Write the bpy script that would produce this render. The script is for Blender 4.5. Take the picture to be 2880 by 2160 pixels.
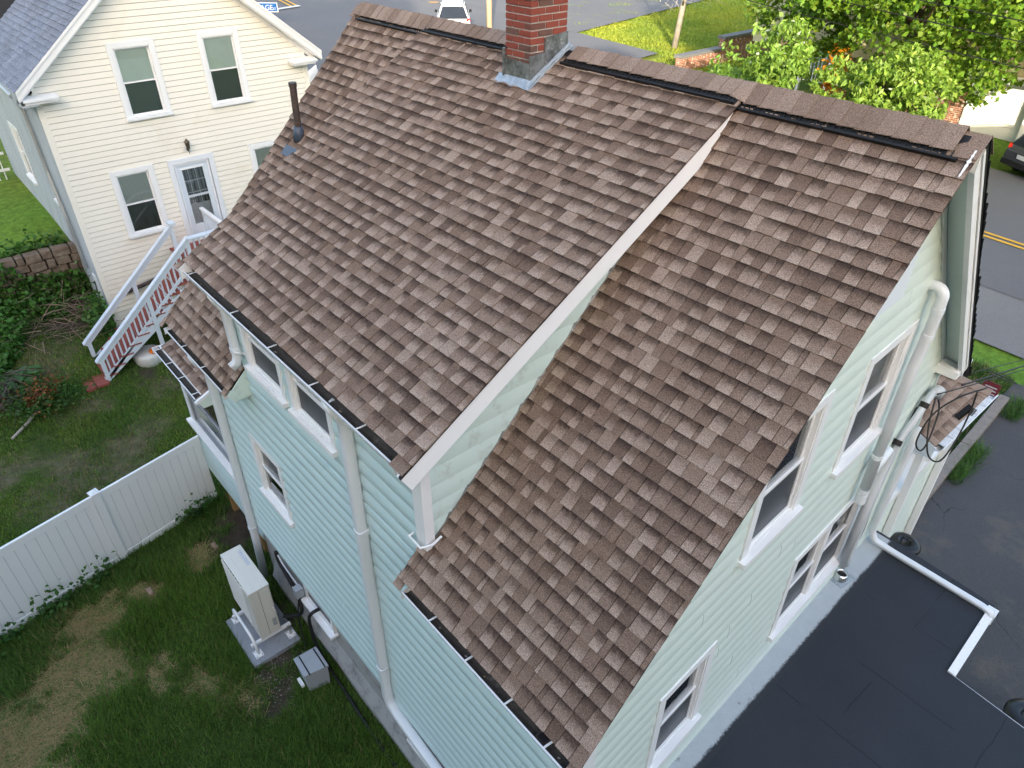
import bpy, math, random
import numpy as np
from mathutils import Vector, Matrix
R = math.radians
for o in list(bpy.data.objects): bpy.data.objects.remove(o, do_unlink=True)
sc = bpy.context.scene
COL = sc.collection

# ------------------------------------------------------------------ camera
CAM = Vector((1.641, -1.975, 5.225)); AZ, PITCH, ROLL, FPX = R(138.911), R(35.305), R(0.2657), 1998.2
_F = Vector((math.cos(AZ), math.sin(AZ), 0)); _R = Vector((math.sin(AZ), -math.cos(AZ), 0)); _Z = Vector((0, 0, 1))
_fw = math.cos(PITCH)*_F - math.sin(PITCH)*_Z; _up = math.cos(PITCH)*_Z + math.sin(PITCH)*_F
_r2 = math.cos(ROLL)*_R + math.sin(ROLL)*_up; _u2 = -math.sin(ROLL)*_R + math.cos(ROLL)*_up
cd = bpy.data.cameras.new('camera'); co = bpy.data.objects.new('camera', cd); COL.objects.link(co)
cd.sensor_width = 36.0; cd.lens = FPX/2880*36; cd.clip_start = 0.05; cd.clip_end = 1500
co.matrix_world = Matrix(((_r2.x, _u2.x, -_fw.x, CAM.x), (_r2.y, _u2.y, -_fw.y, CAM.y), (_r2.z, _u2.z, -_fw.z, CAM.z), (0, 0, 0, 1)))
sc.camera = co

# ------------------------------------------------------------------ sky, sun, exposure
SUN_EL = 17.0
TO_SUN = Vector((0.75, -0.66, 0)).normalized()
w = bpy.data.worlds.new('World'); sc.world = w; w.use_nodes = True
nt = w.node_tree; bg = nt.nodes['Background']
sky = nt.nodes.new('ShaderNodeTexSky'); sky.sky_type = 'NISHITA'; sky.sun_disc = False
sky.sun_elevation = R(SUN_EL); sky.sun_rotation = math.atan2(TO_SUN.x, TO_SUN.y)
sky.air_density = 1.0; sky.dust_density = 3.6; sky.ozone_density = 0.4
nt.links.new(sky.outputs[0], bg.inputs[0]); bg.inputs[1].default_value = 0.15
sl = bpy.data.lights.new('sun', 'SUN'); sl.energy = 2.0; sl.angle = R(0.5); sl.color = (1.0, 0.86, 0.66)
so = bpy.data.objects.new('sun', sl); COL.objects.link(so)
sd = Vector((TO_SUN.x*math.cos(R(SUN_EL)), TO_SUN.y*math.cos(R(SUN_EL)), math.sin(R(SUN_EL))))
so.rotation_euler = sd.to_track_quat('Z', 'Y').to_euler(); so.location = (10, -20, 30)
sc.view_settings.view_transform = 'Standard'; sc.view_settings.look = 'None'
sc.view_settings.exposure = 2.25; sc.view_settings.gamma = 1.0; sc.view_settings.use_curve_mapping = False
sc.render.engine = 'CYCLES'; sc.render.resolution_x = 1024; sc.render.resolution_y = 768
sc.cycles.max_bounces = 6; sc.cycles.transparent_max_bounces = 8

# ------------------------------------------------------------------ helpers
def thing(name, label, cat, loc=(0, 0, 0), group=None):
    o = bpy.data.objects.new(name, None); COL.objects.link(o); o.location = loc; o.empty_display_size = .2
    o['label'] = label; o['category'] = cat
    if group: o['group'] = group
    return o
def link(name, me, mat, parent=None, kind=None, label=None):
    o = bpy.data.objects.new(name, me); COL.objects.link(o)
    if mat and not me.materials: me.materials.append(mat)
    if parent is not None:
        o.parent = parent
        if parent.type == 'EMPTY': o.matrix_parent_inverse = Matrix.Translation(-Vector(parent.location))
    if kind: o['kind'] = kind
    if label: o['label'] = label
    return o
def tag(o, label, cat=None, kind=None, group=None):
    o['label'] = label
    if cat: o['category'] = cat
    if kind: o['kind'] = kind
    if group: o['group'] = group
    return o
class B:
    def __init__(s): s.v = []; s.f = []
    def hexa(s, p):   # p: 4 bottom, 4 top (matching order)
        n = len(s.v); s.v += [tuple(q) for q in p]
        s.f += [(n+3, n+2, n+1, n), (n+4, n+5, n+6, n+7)] + [(n+i, n+(i+1) % 4, n+4+(i+1) % 4, n+4+i) for i in range(4)]
        return s
    def box(s, x0, x1, y0, y1, z0, z1):
        return s.hexa([(x0, y0, z0), (x1, y0, z0), (x1, y1, z0), (x0, y1, z0), (x0, y0, z1), (x1, y0, z1), (x1, y1, z1), (x0, y1, z1)])
    def bar(s, a, b, w, h, up=(0, 0, 1)):   # rectangular bar a->b, w sideways, h along up
        a = Vector(a); b = Vector(b); d = (b-a).normalized(); up = Vector(up)
        sd_ = d.cross(up)
        if sd_.length < 1e-4: sd_ = d.cross(Vector((1, 0, 0)))
        sd_.normalize(); u = sd_.cross(d).normalized()
        o = [(-w/2, -h/2), (w/2, -h/2), (w/2, h/2), (-w/2, h/2)]
        return s.hexa([a+sd_*i+u*j for i, j in o] + [b+sd_*i+u*j for i, j in o])
    def prism(s, poly, vec):
        n = len(s.v); k = len(poly); vec = Vector(vec)
        s.v += [tuple(p) for p in poly] + [tuple(Vector(p)+vec) for p in poly]
        s.f += [tuple(range(n+k-1, n-1, -1)), tuple(range(n+k, n+2*k))] + [(n+i, n+(i+1) % k, n+k+(i+1) % k, n+k+i) for i in range(k)]
        return s
    def tube(s, path, r, n=10, prof=None, rs=None):
        P = [Vector(p) for p in path]; base = len(s.v); t0 = (P[1]-P[0]).normalized()
        ref = Vector((0, 0, 1)) if abs(t0.z) < .9 else Vector((1, 0, 0))
        u = (ref - t0*ref.dot(t0)).normalized()
        if prof is None: prof = [(math.cos(2*math.pi*i/n), math.sin(2*math.pi*i/n)) for i in range(n)]
        k = len(prof)
        for i, p in enumerate(P):
            if i == 0: t = t0
            elif i == len(P)-1: t = (P[-1]-P[-2]).normalized()
            else: t = ((P[i+1]-p).normalized() + (p-P[i-1]).normalized()).normalized()
            u = (u - t*u.dot(t)).normalized(); v = t.cross(u); rr = rs[i] if rs else r
            s.v += [tuple(p + u*a*rr + v*b*rr) for a, b in prof]
        for i in range(len(P)-1):
            for j in range(k):
                a = base+i*k+j; b = base+i*k+(j+1) % k
                s.f.append((a, b, b+k, a+k))
        s.f.append(tuple(range(base+k-1, base-1, -1))); e = base+(len(P)-1)*k; s.f.append(tuple(range(e, e+k)))
        return s
    def lathe(s, prof, c, n=24):   # prof: (r,z)
        base = len(s.v); k = len(prof)
        for i in range(n):
            a = 2*math.pi*i/n
            s.v += [(c[0]+r*math.cos(a), c[1]+r*math.sin(a), c[2]+z) for r, z in prof]
        for i in range(n):
            for j in range(k-1):
                a = base+i*k+j; b = base+((i+1) % n)*k+j
                s.f.append((a, b, b+1, a+1))
        return s
    def mesh(s, name, smooth=False):
        me = bpy.data.meshes.new(name); me.from_pydata(s.v, [], s.f); me.update()
        if smooth:
            me.polygons.foreach_set('use_smooth', [True]*len(me.polygons))
        return me
    def build(s, name, mat, parent=None, smooth=False, kind=None, label=None, bevel=0):
        o = link(name, s.mesh(name, smooth), mat, parent, kind, label)
        if bevel:
            m = o.modifiers.new('bevel', 'BEVEL'); m.width = bevel; m.segments = 2; m.limit_method = 'ANGLE'
        return o
def poly_mesh(name, V, k, colors=None, smooth=False):
    V = np.asarray(V, dtype=np.float32).reshape(-1, 3); n = len(V)//k
    me = bpy.data.meshes.new(name); me.vertices.add(n*k); me.vertices.foreach_set('co', V.ravel())
    me.loops.add(n*k); me.loops.foreach_set('vertex_index', np.arange(n*k, dtype=np.int32))
    me.polygons.add(n); me.polygons.foreach_set('loop_start', np.arange(0, n*k, k, dtype=np.int32))
    me.update(calc_edges=True)
    if colors is not None:
        a = me.color_attributes.new('Col', 'FLOAT_COLOR', 'POINT')
        c = np.ones((n, k, 4), dtype=np.float32); c[:, :, :3] = np.asarray(colors, dtype=np.float32)[:, None, :]
        a.data.foreach_set('color', c.ravel())
    return me
def lin(r, g, b):
    f = lambda x: (x/255/12.92 if x/255 <= .04045 else ((x/255+.055)/1.055)**2.4)
    return (f(r), f(g), f(b))
def wpos(p):   # depth in front of the camera
    return (Vector(p)-CAM).dot(_fw)
def smooth_path(pts, m=6):
    P_ = [Vector(p) for p in pts]; P_ = [P_[0]*2-P_[1]]+P_+[P_[-1]*2-P_[-2]]; out = []
    for i in range(1, len(P_)-2):
        a, b_, c, d = P_[i-1:i+3]
        for j in range(m):
            t = j/m; out.append(.5*((2*b_)+(c-a)*t+(2*a-5*b_+4*c-d)*t*t+(3*b_-a-3*c+d)*t**3))
    return out+[P_[-2]]
def arc(c, a0, a1, r, e1, e2, n=6):
    c = Vector(c); e1 = Vector(e1); e2 = Vector(e2)
    return [c + e1*r*math.cos(a0+(a1-a0)*i/n) + e2*r*math.sin(a0+(a1-a0)*i/n) for i in range(n+1)]

# ------------------------------------------------------------------ materials
class N:
    def __init__(s, name):
        s.m = bpy.data.materials.new(name); s.m.use_nodes = True; s.t = s.m.node_tree
        s.p = s.t.nodes['Principled BSDF']; s.tc = s.t.nodes.new('ShaderNodeTexCoord')
    def n(s, typ, **kw):
        x = s.t.nodes.new(typ)
        for k, v in kw.items():
            if k[0] == 'i' and k[1:].isdigit(): x.inputs[int(k[1:])].default_value = v
            elif k in x.inputs.keys(): x.inputs[k].default_value = v
            else: setattr(x, k, v)
        return x
    def l(s, a, b): s.t.links.new(a, b)
    def noise(s, scale, detail=4, rough=.6, vec=None, dist=0):
        x = s.n('ShaderNodeTexNoise', Scale=scale, Detail=detail, Roughness=rough, Distortion=dist)
        s.l(vec if vec is not None else s.tc.outputs['Object'], x.inputs['Vector']); return x.outputs['Fac']
    def mapping(s, scale=(1, 1, 1), rot=(0, 0, 0)):
        x = s.n('ShaderNodeMapping'); x.inputs['Scale'].default_value = scale; x.inputs['Rotation'].default_value = rot
        s.l(s.tc.outputs['Object'], x.inputs['Vector']); return x.outputs['Vector']
    def ramp(s, fac, stops):
        x = s.n('ShaderNodeValToRGB'); e = x.color_ramp.elements
        while len(e) < len(stops): e.new(.5)
        for i, (p, c) in enumerate(stops):
            e[i].position = p; e[i].color = (c if len(c) == 4 else (*c, 1)) if not isinstance(c, (int, float)) else (c, c, c, 1)
        s.l(fac, x.inputs[0]); return x.outputs[0]
    def mix(s, fac, a, b, mode='MIX'):
        x = s.n('ShaderNodeMix', data_type='RGBA', blend_type=mode)
        for i, q in ((0, fac), (6, a), (7, b)):
            if isinstance(q, (int, float)): x.inputs[i].default_value = q
            elif isinstance(q, tuple): x.inputs[i].default_value = (*q[:3], 1)
            else: s.l(q, x.inputs[i])
        return x.outputs[2]
    def math(s, op, a, b=0.0):
        x = s.n('ShaderNodeMath', operation=op)
        for i, q in enumerate((a, b)):
            if isinstance(q, (int, float)): x.inputs[i].default_value = q
            else: s.l(q, x.inputs[i])
        return x.outputs[0]
    def col(s, c):
        if isinstance(c, tuple): s.p.inputs['Base Color'].default_value = (*c[:3], 1)
        else: s.l(c, s.p.inputs['Base Color'])
    def bump(s, h, strength=.3, dist=.01):
        x = s.n('ShaderNodeBump', Strength=strength, Distance=dist); s.l(h, x.inputs['Height']); s.l(x.outputs[0], s.p.inputs['Normal'])
    def fin(s, rough=.6, spec=.5, metal=0.0):
        if isinstance(rough, (int, float)): s.p.inputs['Roughness'].default_value = rough
        else: s.l(rough, s.p.inputs['Roughness'])
        s.p.inputs['Specular IOR Level'].default_value = spec; s.p.inputs['Metallic'].default_value = metal
        return s.m
def k(c, f): return tuple(min(1, x*f) for x in c)
def plain(name, c, rough=.55, var=.12, scale=3.0, spec=.4, metal=0.0, dirt=None, dscale=2.0, damt=(.55, .75), bump=0, bscale=40, streak=False):
    m = N(name); v = m.mapping((1, 1, .15)) if streak else None
    f = m.noise(scale, 5, .65, v)
    base = m.mix(f, k(c, 1-var), k(c, 1+var))
    if dirt:
        f2 = m.ramp(m.noise(dscale, 8, .75, v), [(damt[0], 0), (damt[1], 1)])
        base = m.mix(f2, base, dirt)
    m.col(base)
    if bump: m.bump(m.noise(bscale, 4), bump, .01)
    return m.fin(rough, spec, metal)

MINT = (.60, .735, .70); WHITE = (.78, .79, .80); TRIM = (.74, .77, .79)
m_mint = plain('mint_siding', (.66, .755, .70), .42, .05, 1.3, .4, dirt=(.47, .54, .49), dscale=1.7, damt=(.58, .95))
m_mintblue = plain('sky_tinted_mint_siding', (.52, .675, .69), .36, .05, 1.3, .45, dirt=(.42, .52, .54), dscale=1.7, damt=(.58, .95))  # gable mint again, with the blue of the sky light put into its colour
m_mintdirty = plain('mint_siding_worn', MINT, .5, .06, 1.5, .35, dirt=(.36, .37, .33), dscale=4.5, damt=(.52, .85))
m_cream = plain('cream_vinyl', (.82, .785, .705), .5, .035, 1.0, .35, dirt=(.66, .60, .46), dscale=.8, damt=(.55, .95))
m_white = plain('white_trim', WHITE, .45, .04, 4, .4, dirt=(.55, .55, .52), dscale=6, damt=(.62, .9))
m_peel = plain('peeling_white_paint', (.72, .75, .80), .6, .06, 5, .3, dirt=(.40, .37, .35), dscale=16, damt=(.60, .68))
m_sill = plain('chipped_sill', (.77, .78, .78), .55, .05, 6, .3, dirt=(.10, .10, .09), dscale=38, damt=(.60, .66))
m_rail = plain('pale_blue_paint', (.60, .67, .75), .55, .06, 4, .35, dirt=(.45, .47, .5), dscale=9, damt=(.6, .8))
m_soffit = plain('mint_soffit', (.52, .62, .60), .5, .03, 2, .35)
m_vinyl = plain('white_vinyl_fence', (.76, .79, .81), .4, .03, 1.5, .4, dirt=(.55, .58, .58), dscale=1.2, damt=(.6, .9))
m_gutter_in = plain('gutter_sludge', (.040, .036, .032), .75, .55, 14, .3, dirt=(.14, .13, .115), dscale=9, damt=(.56, .78), bump=.8, bscale=60)
m_gutter = plain('gutter_white', (.72, .74, .76), .4, .06, 8, .45, dirt=(.33, .33, .33), dscale=14, damt=(.60, .75))
m_black = plain('black_plastic', (.008, .008, .009), .55, .3, 10, .4)
m_rubber = plain('black_cable', (.012, .012, .012), .5, .2, 10, .45)
m_pipe = plain('cast_iron_pipe', (.055, .042, .038), .6, .5, 9, .4, dirt=(.16, .10, .075), dscale=12, damt=(.5, .75))
m_boot = plain('blue_black_boot', (.055, .075, .11), .45, .2, 8, .5)
m_lead = None
m_found = plain('stucco_foundation', (.34, .34, .335), .9, .2, 2.5, .15, dirt=(.10, .095, .09), dscale=3.2, damt=(.50, .72), bump=.5, bscale=35)
m_roofblack = None
m_mortar = plain('mortar', (.50, .47, .44), .9, .15, 30, .1, dirt=(.62, .60, .57), dscale=12, damt=(.55, .8), bump=.5, bscale=120)
m_acpanel = plain('ac_cream_paint', (.66, .65, .60), .4, .03, 4, .45)
m_acdark = plain('ac_dark_inside', (.02, .02, .02), .6, .2, 10, .3)
m_pad = plain('grey_pad', (.26, .28, .31), .75, .1, 6, .25, dirt=(.18, .18, .18), dscale=8, damt=(.55, .8))
m_greybox = plain('grey_crate_plastic', (.34, .37, .41), .45, .08, 5, .4, dirt=(.22, .23, .25), dscale=9, damt=(.58, .85))
m_redtread = plain('red_tread_paint', (.27, .075, .058), .65, .15, 7, .25, dirt=(.40, .22, .18), dscale=12, damt=(.6, .8))
m_wood = plain('raw_post_wood', (.30, .19, .08), .7, .2, 6, .2, streak=True)
m_stone = plain('field_stone', (.17, .13, .10), .9, .4, 3, .15, dirt=(.30, .27, .22), dscale=5, damt=(.5, .8), bump=.8, bscale=14)
m_timber = plain('weathered_timber', (.23, .205, .185), .85, .2, 5, .15, dirt=(.12, .105, .095), dscale=11, damt=(.5, .75), bump=.6, bscale=50)
m_grey_metal = plain('galvanised_metal', (.45, .47, .49), .38, .1, 12, .5, metal=.6)
m_pvc = plain('white_pvc', (.68, .72, .76), .3, .03, 3, .5, dirt=(.58, .60, .60), dscale=5, damt=(.6, .9))
m_conduit = plain('grey_conduit', (.50, .54, .58), .4, .05, 5, .45)
m_bark = plain('bark', (.13, .10, .08), .9, .4, 7, .15, bump=.8, bscale=20, streak=True)
m_palebark = plain('pale_bark', (.36, .32, .27), .9, .3, 6, .15, bump=.8, bscale=20)
m_clap = plain('weathered_clapboard', (.42, .46, .49), .75, .15, 4, .25, dirt=(.24, .25, .25), dscale=5, damt=(.5, .75), streak=True)
m_screen = plain('dark_screen', (.035, .04, .048), .35, .15, 3, .4)
m_room = plain('dark_room', (.012, .013, .015), .8, .3, 1, .1)
m_curtain = plain('green_grey_shade', (.50, .62, .54), .7, .12, 2.5, .2)
m_orange = plain('orange_plastic', (.85, .20, .02), .45, .1, 6, .4)
m_lidwhite = plain('dirty_white_lid', (.62, .63, .61), .55, .06, 4, .3, dirt=(.35, .35, .32), dscale=9, damt=(.55, .8))
m_yhouse = plain('yellow_clapboard', (.70, .60, .36), .6, .06, 2, .3)
m_lamp = plain('bronze_lantern', (.10, .075, .05), .45, .3, 20, .5, metal=.5)
m_chrome = plain('bright_metal', (.6, .62, .64), .25, .1, 10, .5, metal=.9)

# granule shingle: tone from Col, darker granule blend printed along the top of each tab
def shingle_mat(name, light, mid, dark, band, blend=1.0, gscale=150.0):
    m = N(name)
    at = m.n('ShaderNodeAttribute', attribute_name='tone'); uv = m.n('ShaderNodeUVMap', uv_map='tab')
    sp = m.n('ShaderNodeSeparateXYZ'); m.l(uv.outputs[0], sp.inputs[0]); cs = m.n('ShaderNodeSeparateColor'); m.l(at.outputs['Color'], cs.inputs[0])
    base = m.ramp(cs.outputs[0], [(0, dark), (.45, mid), (1, light)])
    wob = m.noise(26, 3); v = m.math('ADD', sp.outputs[1], m.math('MULTIPLY', m.math('SUBTRACT', wob, .5), .55))
    g = m.ramp(v, [(.40, 0), (.86, 1)])
    base = m.mix(m.math('MULTIPLY', g, m.math('MULTIPLY', cs.outputs[1], blend)), base, band)
    lo = m.ramp(v, [(.10, 1), (.62, 0)])
    base = m.mix(m.math('MULTIPLY', lo, m.math('MULTIPLY', cs.outputs[2], blend)), base, light)
    f = m.noise(gscale, 2, .7)
    base = m.mix(1.0, base, m.ramp(f, [(.28, .30), (.5, 1.0), (.72, 1.85)]), 'MULTIPLY')
    big = m.noise(.9, 4)
    base = m.mix(1.0, base, m.ramp(big, [(.3, (.90, .88, .86)), (.7, (1.06, 1.07, 1.08))]), 'MULTIPLY')
    st = m.ramp(m.noise(5.5, 7, .8), [(.69, 0), (.76, 1)])
    base = m.mix(m.math('MULTIPLY', st, .45), base, k(dark, .45))
    m.col(base); m.bump(f, .35, .004)
    return m.fin(.95, .12)
m_shingle = shingle_mat('brown_shingle', (.340, .262, .212), (.185, .128, .097), (.122, .082, .062), (.046, .032, .027))
m_cap = shingle_mat('brown_cap_shingle', (.285, .218, .178), (.225, .166, .132), (.175, .125, .098), (.18, .13, .10), .3)
m_greyshingle = shingle_mat('grey_shingle', (.225, .25, .30), (.195, .22, .27), (.155, .178, .225), (.12, .135, .175), .5, 60.0)
m_deck = plain('dark_underlay', (.022, .018, .017), .9, .2, 8, .1)

# black granule roll roof with a silver coated strip beside the wall (a painted coating with a ragged edge)
def mk_annexroof():
    m = N('black_roll_roof'); sep = m.n('ShaderNodeSeparateXYZ'); m.l(m.tc.outputs['Object'], sep.inputs[0])
    f = m.noise(9, 6, .7); f2 = m.noise(120, 2); f3 = m.noise(1.1, 5)
    b = m.mix(f3, (.022, .026, .034), (.036, .041, .051))
    b = m.mix(m.ramp(f2, [(.66, 0), (.74, 1)]), b, (.13, .14, .16))
    # seams: x' lines and y lines
    sy = m.math('ADD', sep.outputs[1], m.math('MULTIPLY', m.math('SUBTRACT', m.noise(3, 2), .5), .05))
    frac = m.math('FRACT', m.math('MULTIPLY', sy, .95)); sm = m.math('LESS_THAN', m.math('ABSOLUTE', m.math('SUBTRACT', frac, .5)), .009)
    brk = m.ramp(m.noise(1.6, 2), [(.46, 0), (.54, 1)])
    b = m.mix(m.math('MULTIPLY', m.math('MULTIPLY', sm, brk), .5), b, (.010, .011, .014))
    fx = m.math('FRACT', m.math('ADD', m.math('MULTIPLY', sep.outputs[0], .8), m.math('MULTIPLY', m.math('SUBTRACT', m.noise(2, 2), .5), .06)))
    sx = m.math('MULTIPLY', m.math('LESS_THAN', m.math('ABSOLUTE', m.math('SUBTRACT', fx, .62)), .007), m.math('SUBTRACT', 1.0, brk))
    b = m.mix(m.math('MULTIPLY', sx, .5), b, (.010, .011, .014))
    m.col(b); m.bump(m.math('ADD', f2, m.math('MULTIPLY', f3, 2)), .25, .005)
    return m.fin(.8, .25)
m_roofblack = mk_annexroof()
def mk_coat():
    m = N('silver_coating'); f = m.noise(5, 7, .75); f2 = m.noise(150, 3, .7); sep = m.n('ShaderNodeSeparateXYZ'); m.l(m.tc.outputs['Object'], sep.inputs[0])
    b = m.mix(f, (.33, .36, .39), (.47, .51, .54))
    b = m.mix(m.ramp(f2, [(.60, 0), (.68, 1)]), b, (.12, .12, .13))
    b = m.mix(m.ramp(m.noise(2.6, 8, .8), [(.62, 0), (.70, 1)]), b, (.20, .19, .18))
    d = m.math('ADD', m.math('ADD', sep.outputs[0], m.math('MULTIPLY', sep.outputs[1], .0282)), m.math('MULTIPLY', m.math('SUBTRACT', m.noise(42, 4, .8), .5), .10))
    d = m.math('ADD', d, m.math('MULTIPLY', m.math('SUBTRACT', m.noise(3, 3), .5), .05))
    edge = m.ramp(d, [(.045, 0), (.075, 1)])
    m.col(m.mix(edge, b, (.028, .031, .038))); m.bump(f2, .4, .004)
    return m.fin(.7, .3)
m_coat = mk_coat()
def mk_lead():
    m = N('lead_flashing'); f = m.noise(7, 6, .75); f2 = m.noise(22, 5, .7)
    b = m.mix(m.ramp(f, [(.38, 0), (.62, 1)]), (.075, .08, .078), (.22, .235, .245))
    b = m.mix(m.ramp(f2, [(.60, 0), (.70, 1)]), b, (.55, .58, .60))
    m.col(b); m.bump(f2, .5, .01); return m.fin(.45, .4, .35)
m_lead = mk_lead()
m_leadflat = plain('lead_apron', (.36, .41, .45), .4, .25, 9, .45, .5, dirt=(.62, .66, .69), dscale=14, damt=(.5, .7), bump=.5, bscale=25)
def mk_brick():
    m = N('chimney_brick'); oi = m.n('ShaderNodeObjectInfo')
    b = m.ramp(oi.outputs['Random'], [(0, (.215, .050, .036)), (.45, (.245, .062, .044)), (.72, (.20, .050, .038)), (.80, (.085, .060, .050)), (1, (.105, .076, .064))])
    f = m.noise(40, 5, .7); b = m.mix(f, b, (.23, .075, .055)); b = m.mix(.5, b, m.ramp(oi.outputs['Random'], [(0, (.215, .050, .036)), (.74, (.215, .052, .040)), (.78, (.085, .060, .050)), (1, (.105, .076, .064))]))
    b = m.mix(m.ramp(m.noise(14, 7, .8), [(.66, 0), (.73, 1)]), b, (.60, .57, .55))
    m.col(b); m.bump(f, .5, .004); return m.fin(.85, .2)
m_brick = mk_brick()
def mk_farbrick():
    m = N('far_brick'); bt = m.n('ShaderNodeTexBrick', Scale=1.0); mp = m.n('ShaderNodeMapping'); mp.inputs['Rotation'].default_value = (R(90), 0, 0)
    m.l(m.tc.outputs['Object'], mp.inputs[0]); m.l(mp.outputs[0], bt.inputs['Vector'])
    bt.inputs['Color1'].default_value = (.32, .115, .07, 1); bt.inputs['Color2'].default_value = (.20, .075, .05, 1); bt.inputs['Mortar'].default_value = (.42, .35, .28, 1)
    for a, b_ in (('Brick Width', .22), ('Row Height', .075), ('Mortar Size', .010)): bt.inputs[a].default_value = b_
    m.col(m.mix(m.ramp(m.noise(6, 3), [(.56, 0), (.62, 1)]), bt.outputs[0], (.60, .48, .40))); return m.fin(.85, .15)
m_farbrick = mk_farbrick()
def mk_asphalt(name, a, b_, crack=True, tan=None):
    m = N(name); f = m.noise(.35, 6, .65); f2 = m.noise(90, 3, .8)
    c = m.mix(f, a, b_)
    if tan: c = m.mix(m.ramp(m.noise(.55, 5, .7), [(.52, 0), (.72, 1)]), c, tan)
    c = m.mix(1.0, c, m.ramp(f2, [(.3, .62), (.7, 1.5)]), 'MULTIPLY')
    if crack:
        vo = m.n('ShaderNodeTexVoronoi', feature='DISTANCE_TO_EDGE', Scale=.33); mp = m.n('ShaderNodeVectorMath', operation='ADD')
        nn = m.n('ShaderNodeTexNoise', Scale=1.7, Detail=6.0); m.l(m.tc.outputs['Object'], nn.inputs['Vector'])
        m.l(m.tc.outputs['Object'], mp.inputs[0]); m.l(nn.outputs['Color'], mp.inputs[1]); m.l(mp.outputs[0], vo.inputs['Vector'])
        ck = m.math('MULTIPLY', m.math('LESS_THAN', vo.outputs['Distance'], .0035), m.ramp(m.noise(.5, 2), [(.50, 0), (.60, .6)]))
        c = m.mix(ck, c, (.012, .012, .012))
    m.col(c); m.bump(f2, .4, .006); return m.fin(.9, .2)
m_road = mk_asphalt('road_asphalt', (.10, .103, .11), (.135, .137, .142), False)
m_drive = mk_asphalt('driveway_asphalt', (.050, .052, .056), (.082, .083, .087), True, (.125, .108, .088))
m_apron = mk_asphalt('driveway_apron', (.135, .138, .14), (.185, .186, .185), False)
m_yellow = plain('yellow_road_paint', (.62, .36, .05), .7, .15, 12, .2, dirt=(.2, .16, .08), dscale=6, damt=(.6, .8))
m_wpaint = plain('white_road_paint', (.62, .62, .60), .7, .15, 12, .2, dirt=(.2, .2, .2), dscale=4, damt=(.55, .75))
def mk_leaf(name, trans=.35, rough=.5):
    m = N(name); at = m.n('ShaderNodeAttribute', attribute_name='Col'); m.col(at.outputs['Color']); m.fin(rough, .35)
    tr = m.n('ShaderNodeBsdfTranslucent'); m.l(m.mix(1.0, at.outputs['Color'], (1.25, 1.35, .7), 'MULTIPLY'), tr.inputs[0])
    ms = m.n('ShaderNodeMixShader'); ms.inputs[0].default_value = trans
    m.l(m.p.outputs[0], ms.inputs[1]); m.l(tr.outputs[0], ms.inputs[2]); m.l(ms.outputs[0], m.t.nodes['Material Output'].inputs[0])
    return m.m
m_leaf = mk_leaf('leaf'); m_grass = mk_leaf('grass_blade', .25, .6); m_twig = mk_leaf('dry_twig', 0.0, .8)
def mk_glass(name, tint=(1, 1, 1), refl=1.0):
    m = N(name); t = m.n('ShaderNodeBsdfTransparent'); t.inputs[0].default_value = (*tint, 1)
    g = m.n('ShaderNodeBsdfGlossy'); g.inputs['Roughness'].default_value = .03; g.inputs[0].default_value = (refl, refl, refl, 1)
    fr = m.n('ShaderNodeFresnel', IOR=1.6); ms = m.n('ShaderNodeMixShader')
    m.l(fr.outputs[0], ms.inputs[0]); m.l(t.outputs[0], ms.inputs[1]); m.l(g.outputs[0], ms.inputs[2]); m.l(ms.outputs[0], m.t.nodes['Material Output'].inputs[0])
    return m.m
m_glass = mk_glass('window_glass'); m_scrglass = mk_glass('screened_glass', (.68, .70, .69), .5)
def mk_blind():
    m = N('slat_blind'); sep = m.n('ShaderNodeSeparateXYZ'); m.l(m.tc.outputs['Object'], sep.inputs[0])
    fr = m.math('FRACT', m.math('MULTIPLY', sep.outputs[2], 38.0))
    m.col(m.mix(m.math('LESS_THAN', fr, .3), (.46, .53, .48), (.16, .19, .17))); return m.fin(.6, .3)
m_blind = mk_blind()
def mk_lace():
    m = N('lace_curtain'); f = m.noise(38, 5, .8)
    sep = m.n('ShaderNodeSeparateXYZ'); m.l(m.tc.outputs['Object'], sep.inputs[0]); wv = m.math('SINE', m.math('MULTIPLY', sep.outputs[1], 70.0))
    m.col(m.mix(m.ramp(m.math('ADD', f, m.math('MULTIPLY', wv, .12)), [(.45, 0), (.62, 1)]), (.045, .05, .055), (.22, .235, .24))); return m.fin(.8, .2)
m_lace = mk_lace()

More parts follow.
